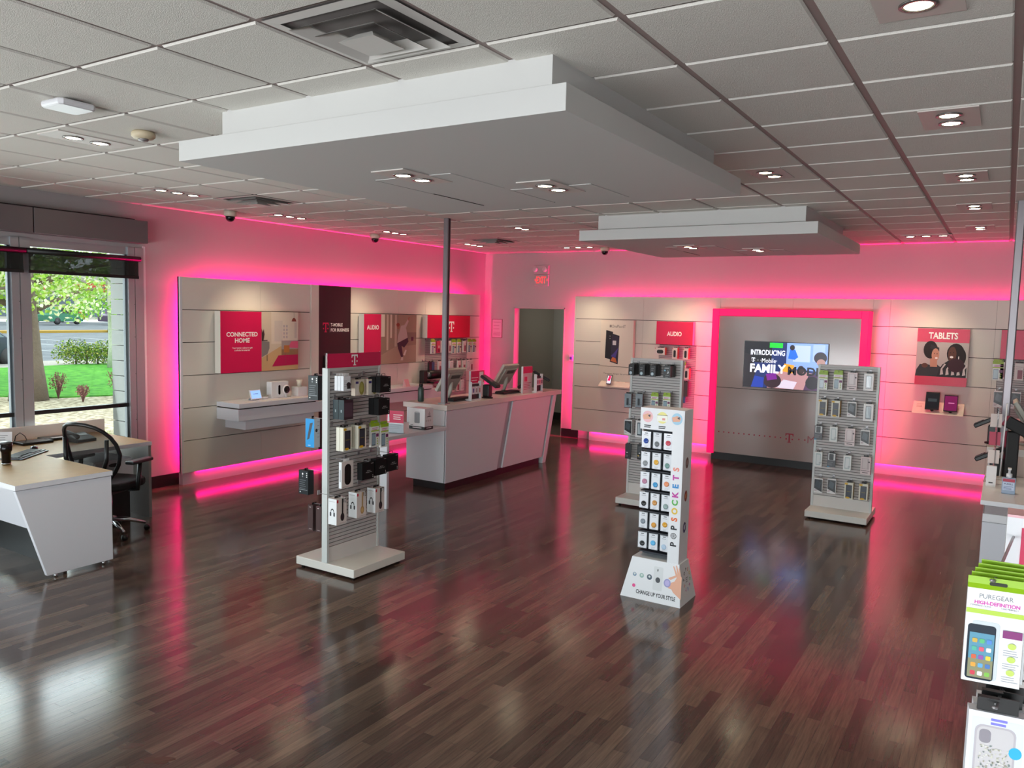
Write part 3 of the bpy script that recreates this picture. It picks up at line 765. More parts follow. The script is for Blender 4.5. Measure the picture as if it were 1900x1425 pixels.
c.art([(a * .74, 0), (a, 0), (a, b * .3), (a * .8, b * .36)], em('#4a2452', .7)); c.ell(a * .84, b * .16, a * .08, b * .14, em('#1a1220', .6)); c.ell(a * .70, b * .43, a * .04, b * .09, em('#3a2428', .6))
wt = em('#f0f4ff', 1.1)
c.text('INTRODUCING', a * .08, b * .77, .075, wt, width=a * .42, align='l', bold=.02)
c.tlogo(a * .115, b * .60, .06, wt); c.text('· ·Mobile·', a * .17, b * .595, .062, wt, width=a * .24, align='l', bold=.0)
c.text('FAMILY', a * .08, b * .42, .12, wt, width=a * .44, align='l', bold=.035); c.text('MODE', a * .545, b * .40, .12, em('#14101e', .4), width=a * .40, align='l', bold=.035)
c.build('screen', t)

# exit sign, notices, switches
t = thing('exit_sign', 'white emergency exit sign with red letters over doorway', 'exit sign', (at(1, YB, 1006.5, 511).x, YB - .005, 2.55))
MB().box(-.14, .14, -.035, 0, 0, .19, m_wall).build('sign_face', t, .005)
MB().box(-.145, .145, -.055, 0, .20, .35, m_wall).build('battery_box', t, .008)
for s in (-1, 1): MB().lathe([(.035, 0), (.045, -.03), (.04, -.05), (.0, -.052)], (s * .095, -.055, .275), mat('#c9c3c6', .3), 20, axis=1).build('lamp_head', t)
c = MB().frame((-.14, -.0355, 0), (1, 0, 0), (0, 0, 1)); c.text('EXIT', .14, .10, .115, mat((1, .03, .03), .4, emit=1.6, key='exit'), width=.19, bold=.006)
for s in (-1, 1): c.art([(.14 + s * .112, .075), (.14 + s * .112, .125), (.14 + s * .13, .10)][::s], mat((1, .03, .03), .4, emit=1.6, key='exit'), .0006)
c.build('exit_lettering', t)
x0 = at(1, YB, 913, 633).x
c, fin = poster('wall_notice', 'framed paper notice beside the doorway at eye height', 'notice', (x0, YB - .012, 1.63), BR, .215, .33, .012, mat('#7e3b4e', .4)); c.rect(.008, .008, .207, .322, mat('#d9a9c4', .5)); c.lines(.03, .19, .28, 3, .06, .006, mat('#a03a6c', .5)); c.lines(.03, .19, .1, 3, .025, .006, mat('#a03a6c', .5), seed=4); fin()
c = B(-.035, .035, -.012, 0, -.055, .055, mat('#e8b0c4', .4)); c.box(-.02, .02, -.02, -.012, -.03, .02, mat('#3a4a9a', .4)); o = c.build('wall_switch', loc=(at(1, YB, 1060, 664).x, YB, at(1, YB, 1060, 664).z)); tag(o, 'small blue wall switch between doorway and back display wall', 'switch')

# ------------------------------------------------------------------ desk by the window
def floor_at(px, py, z=0): return at(2, z, px, py)


t = thing('office_desk', 'corner desk with pale wood top and slanted white end panel', 'desk', (-5.1, .5, 0))
def rel(t, pts): return [(p[0] - t.location[0], p[1] - t.location[1]) for p in pts]
topo = [(-4.63, .12), (-4.63, .84), (-5.65, .86), (-5.65, 1.85), (-6.70, 1.85), (-6.70, -1.6), (-5.95, -1.6), (-5.62, .13)]
c = MB(); P = rel(t, topo); c.prism(P, 2, .706, .742, m_lam); c.build('desk_core', t)
c = MB(); c.add([(p[0] * 1.0, p[1], .7425) for p in rel(t, [(-4.632, .122), (-4.632, .838), (-5.652, .858), (-5.652, 1.848), (-6.698, 1.848), (-6.698, -1.598), (-5.952, -1.598), (-5.622, .132)])], [tuple(range(8))], m_wood); c.build('wood_top', t)
c = MB(); c.prism([(a - .5, b) for a, b in ((.125, .70), (.835, .70), (.838, .03), (.33, .03))], 0, .425, .46, m_lam); c.build('end_panel', t, .002)
c = MB()
for yy in (-.10, .27): c.lathe([(.012, 0), (.012, .03)], (.44, yy, 0), m_chrome, 10)
c.build('levelling_feet', t)
c = MB(); c.box(-1.2, .42, -.02, .01, .26, .70, m_lam); c.build('modesty_panel', t)
MB().box(-1.5, .30, .03, .06, .0, .26, m_black).build('kick_panel', t)
MB().box(-1.60, -.56, 1.32, 1.348, 0.0, .70, mat('#8f8886', .4)).build('side_panel', t)
MB().box(-1.515, -1.49, -2.0, 1.44, .742, .868, mat('#cfc7c2', .45)).build('back_board', t, .002)
t = thing('drawer_pedestal', 'low white drawer pedestal under the rear desk by the chair', 'drawer unit', (-5.95, 1.50, 0))
MB().box(-.24, .22, -.18, .20, .32, .60, m_lam).build('body', t, .003)
for z0, z1 in ((.34, .40), (.42, .585)):
    c = MB(); c.box(.222, .24, -.175, .195, z0, z1, m_lam); c.frame((.2405, -.06, z1 - .03), (0, 1, 0), (0, 0, 1)); c.ell(.07, 0, .06, .018, m_black); c.build('drawer', t)
MB().box(-.22, .20, -.16, .18, .0, .32, m_black).build('plinth', t)

# office chair, faces the rear desk
t = thing('office_chair', 'black mesh back office chair with chrome star base at the desk', 'chair', (-5.42, 1.28, 0), math.radians(20))
m_mesh = mat('#181512', .9, alpha=.72); m_pl = mat('#0d0d0f', .4)
fr = []
for k in range(25):
    a = 2 * PI * k / 24; x = .225 * math.cos(a); z = .28 * math.sin(a)
    x = math.copysign(abs(x) ** .8 * .225 ** .2, x) * 1.13 * (1 - .22 * (z < 0) * abs(z) / .29); z = math.copysign(abs(z) ** .85 * .29 ** .15, z)
    fr.append((x, -.24 - .09 * (z / .29) - .06 + .10 * (x / .225) ** 2, .76 + z))
MB().tube(fr, .017, m_pl, 10, False).build('back_frame', t)
c = MB(); n = 24; vs = [(0, -.30, .76)] + [(p[0] * .98, p[1], (p[2] - .76) * .98 + .76) for p in fr[:24]]
c.add(vs, [(0, 1 + k, 1 + (k + 1) % 24) for k in range(24)], m_mesh, True); c.build('back_mesh', t)
for s in (-1, 1):
    MB().tube([(s * .06, -.16, .44), (s * .13, -.26, .56), (s * .20, -.27, .72), (s * .205, -.27, .90)], .018, m_pl).build('back_support', t)
    MB().tube([(s * .20, .0, .42), (s * .29, .0, .43), (s * .30, .0, .52), (s * .30, .02, .66)], .019, m_pl).build('arm_post', t)
    c = MB(); c.box(s * .30 - .045, s * .30 + .045, -.12, .15, .665, .695, m_pl); c.build('armrest', t, .012)
c = MB(); P = []
for k in range(20):
    a = 2 * PI * k / 20; P.append((math.copysign(abs(math.cos(a)) ** .6, math.cos(a)) * .25, math.copysign(abs(math.sin(a)) ** .6, math.sin(a)) * .24 + .02))
c.prism(P, 2, .43, .50, mat('#0f0f11', .85)); c.build('seat', t, .02)
MB().box(-.12, .12, -.14, .12, .385, .43, m_pl).build('mechanism', t, .008)
MB().tube([(0, 0, .12), (0, 0, .39)], .024, m_chrome, 14).build('gas_lift', t)
for k in range(5):
    a = 2 * PI * k / 5 + .75; cx, sy = math.cos(a), math.sin(a)
    MB().tube([(0, 0, .135), (cx * .15, sy * .15, .12), (cx * .29, sy * .29, .075)], [.024, .020, .014], m_chrome, 10).build('base_arm', t)
    q = MB().lathe([(.0, -.022), (.026, -.02), (.028, 0), (.026, .02), (0, .022)], (0, 0, 0), m_black, 16, axis=1); wb = q.build('caster', t, loc=(cx * .30, sy * .30, .028), rotz=a)

# things on the desk
DZ_ = .7435
p = floor_at(12, 862, DZ_)
t = thing('travel_tumbler', 'black steel travel tumbler at the left edge of the desk', 'tumbler', (p.x, p.y, DZ_))
MB().lathe([(.030, 0), (.033, .012), (.034, .10), (.043, .115), (.045, .17)], (0, 0, 0), mat('#120e0e', .15, metal=.4), 28).build('body', t)
MB().lathe([(.046, .17), (.046, .182), (.040, .186), (0, .186)], (0, 0, 0), mat('#3a3a3c', .3), 28).build('lid', t)
MB().lathe([(.031, 0), (.034, .010), (.034, .014)], (0, 0, -.0), m_chrome, 28).build('base_ring', t)
p = floor_at(44, 845, DZ_); ka = math.radians(127)
t = thing('keyboard', 'black computer keyboard with silver edge beside the tumbler', 'keyboard', (p.x, p.y, DZ_), ka)
MB().box(-.22, .22, -.075, .075, 0, .016, mat('#3a4048', .35)).build('tray', t, .003)
MB().box(-.22, .22, -.10, -.075, 0, .010, mat('#596a7a', .35)).build('wrist_rest', t, .003)
c = MB()
for i in range(5):
    for j in range(15):
        if i == 0 and 3 <= j < 9: continue
        c.box(-.21 + j * .0265, -.21 + j * .0265 + .023, -.058 + i * .025, -.058 + i * .025 + .021, .016, .021, m_black)
o = c.build('keys', t)
p = floor_at(63, 834, DZ_)
c = MB(); c.add([], [], m_black)
for k in range(1): c.lathe([(.034, 0), (.036, .008), (.030, .024), (.015, .033), (0, .034)], (0, 0, 0), m_blackg, 20)
o = c.build('computer_mouse', loc=(p.x, p.y, DZ_)); o.scale = (.9, 1.35, 1); o.rotation_euler = (0, 0, 1.1); tag(o, 'black computer mouse behind the keyboard on the desk', 'mouse')
for n, (px, py, lab) in enumerate(((62, 822, 'black signature pad lying flat on the rear desk'), (106, 814, 'black tray with white paper lying by the chair back'))):
    p = floor_at(px, py, DZ_)
    t = thing(['signature_pad', 'document_tray'][n], lab, ['signature pad', 'tray'][n], (p.x, p.y, DZ_), math.radians(90))
    MB().box(-.14, .14, -.09, .09, 0, .022, mat('#111113', .35)).build('body', t, .006)
    c = MB().frame((-.14, -.09, .0222), (1, 0, 0), (0, 1, 0)); c.rect(.02, .02, .26, .16, mat('#2a2a2c', .25))
    if n: c.rect(.06, .01, .25, .06, m_white)
    c.build('screen' if not n else 'paper', t)
p = floor_at(150, 818, DZ_)
t = thing('desk_telephone', 'black desk telephone seen through the chair back mesh', 'telephone', (p.x, p.y, DZ_), math.radians(95))
c = MB(); c.prism([(-.09, 0), (.09, 0), (.09, .07), (-.09, .025)], 0, -.10, .10, m_black); c.build('body', t, .004)
MB().tube([(-.075, -.07, .05), (-.075, 0, .075), (-.075, .08, .085)], [.02, .013, .02], m_dark).build('handset', t)
c = MB().frame((-.02, -.07, .032), (1, 0, 0), (0, .97, .243)); c.rect(.02, .08, .10, .13, mat('#2d3438', .2)); c.build('display', t)
p = floor_at(4, 826, DZ_)
t = thing('acrylic_sign', 'white slanted paper sign at the far left of the desk', 'sign', (p.x, p.y, DZ_), math.radians(60))
c = MB(); c.prism([(-.05, 0), (.05, 0), (.0, .12)], 0, -.08, .08, m_white); c.build('body', t)
c = MB().frame((-.08, -.0502, .0), (1, 0, 0), (0, .385, .923)); c.lines(.02, .13, .10, 4, .02, .006, mat('#8a8a90', .5)); c.build('print', t)
p = floor_at(27, 822, DZ_)
c = MB(); c.tube([(0, 0, .01), (-.02, .02, .06), (0, .05, .09), (.02, .08, .06), (.03, .10, .008), (.06, .12, .006)], .004, m_black, 6); o = c.build('power_cord', loc=(p.x, p.y, DZ_)); tag(o, 'thin black cord looping up behind the tumbler on desk', 'cord')

# ------------------------------------------------------------------ cash counter on the left
CX = -4.10
def yz(px, py): q = at(0, CX, px, py); return (q.y - 4.49, q.z)
t = thing('cash_counter', 'long white cash counter with slanted panels and black kick', 'counter', (CX, 4.49, 0))
MB().box(-.62, .02, -.02, 2.70, .935, .995, mat('#ddd2cc', .25)).build('counter_top', t, .003)
MB().box(-.58, -.01, .0, .02, .09, .935, m_white).build('end_panel', t, .002)
c = MB(); c.prism([(0, .09), (1.085, .09), (1.32, .93), (0, .93)], 0, -.022, 0, m_lam); c.build('front_panel', t, .002)
c = MB(); c.prism([(1.21, .09), (2.22, .09), (2.44, .93), (1.44, .93)], 0, -.022, 0, m_lam); c.build('front_panel', t, .002)
c = MB(); c.prism([(1.05, .09), (1.25, .09), (1.48, .93), (1.28, .93)], 0, -.06, -.024, mat('#b5b0b8', .4)); c.build('slanted_post', t)
c = MB(); c.prism([(2.24, .0), (2.33, .0), (2.60, .93), (2.51, .93)], 0, -.60, .0, m_lam); c.build('slanted_leg', t, .002)
MB().box(-.56, -.03, .02, 2.45, .095, .93, mat('#6f6a6c', .5)).build('carcass', t)
MB().box(-.50, -.035, .04, 2.20, 0, .092, m_black).build('kick_plate', t)
t = thing('side_table', 'low white table extending from the near end of counter', 'table', (CX, 3.45, 0))
MB().box(-.60, .03, -.02, 1.015, .715, .755, m_white).build('table_top', t, .003)
MB().box(-.24, .025, .0, .035, 0, .715, m_white).build('leg_panel', t, .003)
def pole(name, x, y, z0, lab):
    t = thing(name, lab, 'post', (x, y, z0))
    c = MB(); c.prism([(-.032, -.024), (-.024, -.032), (.024, -.032), (.032, -.024), (.032, .024), (.024, .032), (-.024, .032), (-.032, .024)], 2, 0, H - z0 - .012, mat('#8d878b', .35, metal=.55)); c.build('tube', t)
    c = MB(); c.box(.030, .0335, -.012, .012, 0.001, H - z0 - .013, m_dark); c.build('groove', t)
    MB().box(-.05, .05, -.05, .05, -.0, .012, m_steel).build('base_plate', t)
pole('steel_post', -4.215, 4.60, .995, 'steel post rising from near end of the left cash counter')
pole('steel_post', 1.288, 5.39, 1.0, 'steel post rising from the counter at right picture edge')


def pos_monitor(lab, x, y, z, rz):
    t = thing('pos_monitor', lab, 'monitor', (x, y, z), rz, 'cash desk monitors')
    gm = mat('#b9b9ae', .45); X = Matrix.Translation((0, 0, .12)) @ Matrix.Rotation(math.radians(32), 4, 'Y')
    c = MB(); c.X = X; c.box(-.012, .028, -.19, .19, 0, .32, gm); c.build('housing', t, .008)
    c = MB(); c.X = X; c.box(.028, .05, -.14, .14, .05, .27, mat('#a2a29a', .5)); c.build('rear_cover', t, .006)
    c = MB(); c.X = X
    for k in range(9): c.box(.050, .052, -.08 + k * .02, -.07 + k * .02, .2, .25, m_gap)
    c.build('vents', t)
    c = MB(); c.X = X; c.box(-.0135, -.012, -.17, .17, .02, .30, m_blackg); c.build('screen', t)
    MB().box(-.0, .12, -.06, .06, .0, .02, gm).build('foot', t, .004)
    MB().tube([(.05, 0, .02), (.09, 0, .12), (.10, 0, .22)], .025, gm).build('stand_arm', t)


def payment_stand(lab, x, y, z, rz, group='payment terminals on stands'):
    t = thing('payment_terminal', lab, 'payment terminal', (x, y, z), rz, group)
    MB().lathe([(.07, 0), (.07, .012), (.03, .02)], (0, 0, 0), m_black, 24).build('base', t)
    c = MB(); c.box(-.045, .045, -.05, .05, .015, .17, m_black); c.build('column', t, .012)
    X = Matrix.Translation((.04, 0, .21)) @ Matrix.Rotation(math.radians(30), 4, 'Y')
    c = MB(); c.X = X; c.box(-.13, .13, -.06, .06, -.018, .018, m_black); c.build('terminal_body', t, .008)
    c = MB(); c.X = X; c.box(-.11, .03, -.045, .045, .018, .0195, mat('#3a3440', .15)); c.build('screen', t)
    c = MB(); c.X = X; c.box(.05, .12, -.045, .045, .018, .024, m_dark); c.build('keypad', t)


def counter_sign(lab, x, y, z, rz, w_, h, top, art):
    t = thing('counter_sign', lab, 'sign', (x, y, z), rz)
    MB().box(-.015, .015, -w_ / 2, w_ / 2, 0, h, m_white).build('sign_board', t, .001)
    c = MB().frame((.0153, -w_ / 2, 0), (0, 1, 0), (0, 0, 1)); c.rect(0, top, w_, h, m_mag2)
    if art == 1:
        c.rect(w_ * .62, h * .55, w_ * .92, h * .95, m_white); c.lines(w_ * .05, w_ * .55, h * .75, 2, h * .1, .008, m_txt)
    else:
        c.rect(0, 0, w_, top, mat('#d9b6bc', .5)); c.rect(w_ * .15, h * .44, w_ * .45, h * .62, m_mag2); c.lines(w_ * .1, w_ * .9, h * .4, 5, h * .06, .007, mat('#b8305c', .5))
    c.build('print', t)


def pt(axis, v, px, py): return at(axis, v, px, py)


q = pt(2, 1.0, 834, 738); pos_monitor('grey cash monitor tilted back near the steel post', -4.50, 4.98, .995, 0)
pos_monitor('grey cash monitor tilted back at the far counter end', -4.50, 6.22, .995, 0)
q = pt(2, .995, 900, 737); payment_stand('black payment terminal leaning toward customers mid counter', -4.22, q.y - .05, .995, 0.1)
q = pt(2, .995, 1008, 724); payment_stand('black payment terminal at the far end of left counter', -4.24, 6.80, .995, .6)
counter_sign('small magenta sign with white sheet behind the first monitor', -4.42, 5.55, .995, 0, .30, .33, .18, 1)
counter_sign('tall pink and magenta sign beside the far monitor', -4.20, 6.42, .995, 0, .24, .36, .27, 2)


def card_rack(lab, x, y, z, rz, n, cols, w_=.20, h=.20):
    t = thing('counter_rack', lab, 'display rack', (x, y, z), rz)
    MB().box(-.09, .03, -w_ / 2, w_ / 2, 0, .018, m_white).build('base', t)
    MB().box(-.012, .0, -w_ / 2, w_ / 2, .018, h, mat('#2a1c20', .5)).build('back_plate', t)
    for s in (-1, 1): MB().box(-.014, .03, s * w_ / 2 - .004, s * w_ / 2 + .004, .0, h + .03, m_white).build('side_frame', t)
    for k in range(n):
        yy = -w_ / 2 + w_ * (k + .5) / n
        c = MB(); c.box(.006, .03, -.025, .025, -.09, 0, m_white); c.frame((.0302, -.025, -.09), (0, 1, 0), (0, 0, 1)); c.rect(.012, .02, .04, .07, cols[k % len(cols)])
        o = c.build('small_pack', loc=(x + .0, y + yy, z + h - .03)); tag(o, 'small white pack hanging in %s, %s from left' % (lab.split(',')[0].replace('black card rack', 'counter rack'), ORD[k]), 'pack', 'small packs in counter racks')
        c = MB(); c.tube([(0, yy, h - .025), (.04, yy, h - .025)], .002, m_steel, 6); c.build('hook', t)


card_rack('black card rack beside the first monitor', -4.18, 5.16, .995, 0, 3, [mat('#3a4a90', .5), mat('#9a8a90', .5), mat('#b08080', .5)])
card_rack('black card rack before the tall sign', -4.14, 6.62, .995, 0, 3, [mat('#8a3050', .5), mat('#d02850', .5), mat('#503040', .5)], .16, .22)
for n, (px, py, lab) in enumerate(((855, 743, 'black keyboard below the first cash monitor on counter'), (945, 730, 'black keyboard and scanner mat mid counter'))):
    q = floor_at(px, py, .995); t = thing('counter_keyboard', lab, 'keyboard', (q.x, q.y, .997), 0)
    MB().box(-.13, .06, -.22, .22, 0, .006, mat('#5a5a60', .5)).build('mat', t)
    MB().box(-.10, .04, -.20, .20, .006, .03, m_black).build('body', t, .005)
    c = MB()
    for i in range(4):
        for j in range(14): c.box(-.09 + i * .03, -.065 + i * .03, -.19 + j * .027, -.168 + j * .027, .03, .035, m_dark)
    c.build('keys', t)
q = floor_at(968, 722, .995); c = MB(); c.tube([(-.03, -.05, .02), (0, 0, .05), (.02, .08, .05)], [.02, .035, .03], m_black); c.tube([(0, .02, .04), (-.01, .03, .10)], .018, m_black)
o = c.build('barcode_scanner', loc=(q.x, q.y, .997)); tag(o, 'black handheld barcode scanner lying by the far monitor', 'scanner')
c = MB(); c.lathe([(.032, 0), (.036, .01), (.036, .15), (.030, .165), (.020, .175), (.020, .18)], (0, 0, 0), mat('#31423d', .4), 24)
t = thing('water_bottle', 'dark green water bottle with loop cap near steel post', 'bottle', (-4.56, 4.60, .995)); c.build('body', t)
MB().lathe([(.024, .18), (.024, .205), (.018, .21)], (0, 0, 0), m_black, 20).build('cap', t); MB().tube([(-.02, 0, .205), (-.015, 0, .235), (.015, 0, .235), (.02, 0, .205)], .004, m_black, 8).build('loop_handle', t)
# router box and leaflet holder on the low table
q = floor_at(787, 790, .755)
t = thing('speaker_box', 'white box with grey cylinder picture on the low table', 'box', (-4.20, 4.16, .755), 0)
c = MB(); c.box(-.11, .11, -.075, .075, .035, .235, mat('#e4e3e3', .4)); c.box(-.11, .11, -.075, .075, 0, .035, mat('#25282a', .4))
c.frame((-.11, -.0752, 0), (1, 0, 0), (0, 0, 1)); g1 = mat('#8f9498', .5); c.rrect(.075, .07, .15, .19, .01, g1); c.ell(.1125, .19, .037, .008, mat('#b9bdbf', .5)); c.lines(.05, .18, .024, 1, .01, .008, m_txt); c.lines(.02, .06, .05, 1, .01, .006, m_ink)
c.frame((.1102, -.075, 0), (0, 1, 0), (0, 0, 1)); 
for a in (.06, .075, .09): c.rect(a, .15, a + .004, .20 - abs(a - .075), m_ink, .0005)
c.art([(.03, .14), (.12, .145), (.10, .15), (.05, .15)], m_ink); 
for a in (.03, .065, .10): c.ell(a, .10, .012, .012, mat('#c9c5c2', .5))
c.lines(.03, .12, .024, 1, .01, .008, m_txt); c.build('carton', t, .001)
q = floor_at(737, 802, .755)
t = thing('leaflet_stand', 'acrylic stand with magenta and white leaflets on low table', 'leaflet holder', (-4.20, 3.72, .755), .25)
MB().box(-.10, .10, -.03, .03, 0, .006, m_clear).build('base', t)
c = MB(); c.box(-.10, .10, -.004, 0, .0, .24, m_white); c.frame((-.10, -.0042, 0), (1, 0, 0), (0, 0, 1)); c.rect(0, .11, .2, .24, m_mag2); c.lines(.08, .19, .20, 3, .022, .008, m_txt, jag=.3); c.lines(.02, .18, .09, 3, .02, .003, mat('#bbb', .5) if False else mat('#b9b5b5', .5)); c.art([(.01, .12), (.035, .12), (.03, .2), (.015, .2)], m_white); c.build('leaflet', t)
MB().box(-.103, .103, -.007, -.0055, 0, .10, m_clear).build('front_plate', t)

# ------------------------------------------------------------------ retail packs: local origin = top centre at the hook, front faces -Y
_pk = {}
rd = random.Random(3)


def pack_mesh(kind):
    """mesh of one hanging pack, its size (w, h, d)"""
    if kind in _pk: return _pk[kind]
    S = {'lime': (.092, .185, .02), 'rose': (.098, .19, .03), 'window': (.095, .185, .03), 'otter': (.088, .18, .035), 'diag': (.09, .165, .03), 'clearw': (.08, .165, .03),
         'dark': (.085, .155, .012), 'bud': (.075, .11, .028), 'oval': (.105, .125, .04), 'bag': (.13, .13, .05), 'plum': (.10, .15, .055), 'pad': (.125, .20, .028),
         'phones_b': (.105, .195, .085), 'phones_g': (.105, .195, .085), 'micro': (.06, .19, .105), 'blue': (.06, .225, .095), 'brown': (.08, .205, .055),
         'disc': (.068, .125, .05), 'discb': (.085, .13, .05), 'silver': (.09, .175, .03), 'pouch': (.075, .165, .02), 'pouchy': (.085, .165, .02),
         'jbl': (.075, .15, .06), 'jblw': (.15, .10, .06), 'pinkp': (.07, .17, .02), 'whitep': (.075, .17, .02), 'bluep': (.06, .15, .03), 'blackp': (.06, .16, .03), 'grip': (.062, .112, .004)}[kind]
    w_, h, d = S; c = MB(); F = ((-w_ / 2, -d, -h), (1, 0, 0), (0, 0, 1)); FS = ((-w_ / 2, 0, -h), (0, -1, 0), (0, 0, 1)); FR = ((w_ / 2, -d, -h), (0, 1, 0), (0, 0, 1))
    wm = mat('#dedcdc', .35); im = m_ink

    def body(m): c.box(-w_ / 2, w_ / 2, -d, 0, -h, 0, m); c.frame(*F)

    def tab(m, k=.36, hh=.022):
        c.box(-w_ * k, w_ * k, -d * .5 - .0008, -d * .5 + .0008, 0, hh, m); return c
    if kind == 'lime':
        body(mat('#d9d9d2', .3)); gm = mat('#8fae18', .4); c.box(-w_ / 2, w_ / 2, -d - .0006, .0006, -.022, .006, gm); tab(gm, .45, .024)
        c.rect(0, h * .66, w_, h * .72, mat('#a4bc3c', .4)); c.lines(w_ * .15, w_ * .85, h * .82, 2, .012, .005, mat('#c04a9a', .5)); c.rrect(.008, .01, w_ * .58, h * .6, .005, mat('#5c6b78', .25)); c.rect(.012, .02, w_ * .54, h * .55, mat('#8aa0ac', .2)); c.rect(w_ * .64, h * .42, w_ * .96, h * .56, mat('#6a1450', .4))
        for q in range(3): c.ell(w_ * .8, h * (.34 - q * .11), .006, .006, gm)
    elif kind == 'rose':
        body(mat('#d5c3c3', .35)); tab(m_black, .25, .016); c.rect(w_ * .12, h * .30, w_ * .86, h * .92, mat('#b6a6a8', .3)); c.rrect(w_ * .2, h * .34, w_ * .66, h * .9, .006, mat('#cfc2c2', .25)); c.ell(w_ * .84, h * .72, .009, .009, mat('#4a3a40', .4)); c.rect(w_ * .05, h * .20, w_ * .95, h * .225, im); c.lines(w_ * .2, w_ * .8, h * .12, 1, .01, .006, im)
    elif kind == 'window':
        body(wm); tab(m_black, .28, .016); c.rect(w_ * .22, h * .12, w_ * .8, h * .88, mat('#37434a', .2)); c.rrect(w_ * .28, h * .18, w_ * .74, h * .84, .006, mat('#8b9aa4', .15)); c.art([(w_ * .3, h * .2), (w_ * .6, h * .2), (w_ * .4, h * .8), (w_ * .3, h * .8)], mat('#b9c6cc', .15))
    elif kind == 'otter':
        body(mat('#d8d4c4', .35)); tab(m_black, .26, .016); c.rect(w_ * .16, h * .06, w_ * .86, h * .86, mat('#14151a', .3)); c.rrect(w_ * .24, h * .12, w_ * .76, h * .8, .008, mat('#262b38', .3)); c.rect(w_ * .28, h * .45, w_ * .74, h * .48, mat('#7a6c2a', .4)); c.ell(w_ * .2, h * .92, .018, .010, mat('#d2a416', .4)); c.ell(w_ * .42, h * .08, .022, .010, mat('#d2a416', .4))
        c.frame(*FR); c.rect(.001, 0, d - .001, h, mat('#a98420', .4)); c.rect(.008, h * .1, d - .008, h * .2, im)
    elif kind == 'diag':
        body(wm); tab(m_clear, .4, .014); c.art([(w_ * .05, h * .3), (w_ * .95, h * .08), (w_ * .95, h * .92), (w_ * .05, h * .92)], mat('#17191d', .3)); c.art([(w_ * .12, h * .45), (w_ * .7, h * .3), (w_ * .8, h * .7), (w_ * .3, h * .88)], mat('#4a5158', .2)); c.lines(w_ * .08, w_ * .4, h * .2, 2, .01, .004, mat('#8a5a70', .5))
    elif kind == 'clearw':
        body(mat('#d8dad8', .3)); tab(m_black, .22, .016); c.rrect(w_ * .18, h * .1, w_ * .82, h * .9, .008, mat('#b4c0c2', .2)); c.rrect(w_ * .28, h * .18, w_ * .74, h * .82, .008, mat('#d2d6d6', .2)); c.lines(w_ * .6, w_ * .95, h * .3, 2, .012, .004, mat('#8a8c90', .5))
    elif kind == 'dark':
        body(mat('#54555a', .4)); tab(m_black, .3, .018); c.rect(w_ * .1, h * .5, w_ * .95, h * .98, mat('#cfd0d0', .4)); c.rrect(w_ * .22, h * .52, w_ * .75, h * .95, .008, mat('#23262a', .3)); c.lines(w_ * .1, w_ * .7, h * .35, 3, .014, .004, mat('#8d8e92', .5)); c.rect(0, 0, w_ * .3, h * .07, mat('#3a86a8', .4))
    elif kind == 'bud':
        body(mat('#d5d6da', .35)); tab(wm, .45, .02); c.lines(.005, w_ * .5, h * .7, 4, .014, .004, mat('#9a9aa0', .5)); c.ell(w_ * .72, h * .42, .022, .018, im); c.rect(w_ * .5, h * .12, w_ * .98, h * .34, im)
    elif kind == 'oval':
        body(mat('#cdbfae', .3)); c.ell(w_ * .68, h * .45, w_ * .27, h * .42, mat('#8a8038', .3)); c.ell(w_ * .66, h * .5, w_ * .18, h * .3, mat('#a39a50', .3)); c.rect(w_ * .02, h * .05, w_ * .36, h * .9, mat('#d6ccc4', .4)); c.rect(w_ * .04, h * .74, w_ * .34, h * .88, mat('#33246a', .4)); c.lines(w_ * .05, w_ * .33, h * .6, 3, .02, .003, mat('#9a928a', .5)); tab(m_black, .3, .014)
    elif kind == 'bag':
        body(mat('#070708', .6, spec=.25)); c.text('wireless', w_ * .55, h * .52, .010, mat('#b4b0b0', .5), width=w_ * .3, bold=0, res=1); c.text('charging stand', w_ * .55, h * .42, .011, mat('#b4b0b0', .5), width=w_ * .5, bold=0, res=1); c.lines(w_ * .75, w_ * .95, h * .93, 1, .01, .003, mat('#a8a4a4', .5)); c.ell(w_ * .9, h * .2, .003, .003, m_txt); c.ell(w_ * .9, h * .1, .003, .003, m_txt)
        for s in (-1, 1): pass
        c.tube([(-.02, -d * .5, 0), (-.02, -d * .5, .022), (.02, -d * .5, .022), (.02, -d * .5, 0)], .003, m_black, 6)
    elif kind == 'plum':
        body(mat('#2f1722', .3)); c.rect(.004, .02, w_ * .9, h * .85, mat('#4a3440', .35)); c.frame(*FS); c.rect(0, 0, d, h, mat('#1f2e33', .35)); c.lines(d * .4, d * .6, h * .5, 1, .01, .02, mat('#8a9498', .5)); tab(m_black, .3, .016)
    elif kind == 'pad':
        body(mat('#cfc3bf', .35)); c.rrect(w_ * .25, h * .10, w_ * .8, h * .9, w_ * .26, mat('#0a090a', .25)); c.lines(w_ * .1, w_ * .6, h * .05, 1, .01, .003, mat('#8a8080', .5)); c.frame(*FS); c.rect(0, 0, d, h, mat('#dfe2e4', .35)); c.lines(.008, .02, h * .7, 1, .1, .09, mat('#a5a7aa', .5)); tab(wm, .25, .02)
    elif kind.startswith('phones'):
        body(mat('#d3c8c4', .35)); hc = im if kind.endswith('b') else mat('#b08c5c', .4)
        c.rect(w_ * .52, h * .34, w_ * .66, h * .99, hc); c.ell(w_ * .58, h * .28, w_ * .19, h * .16, hc); c.ell(w_ * .58, h * .28, w_ * .12, h * .10, mat('#2a1a22', .4) if kind.endswith('b') else mat('#c9a26c', .4)); c.rect(.002, h * .86, w_ * .17, h * .97, mat('#c01c34', .4)); c.lines(w_ * .3, w_ * .95, h * .06, 1, .01, .003, mat('#a09490', .5))
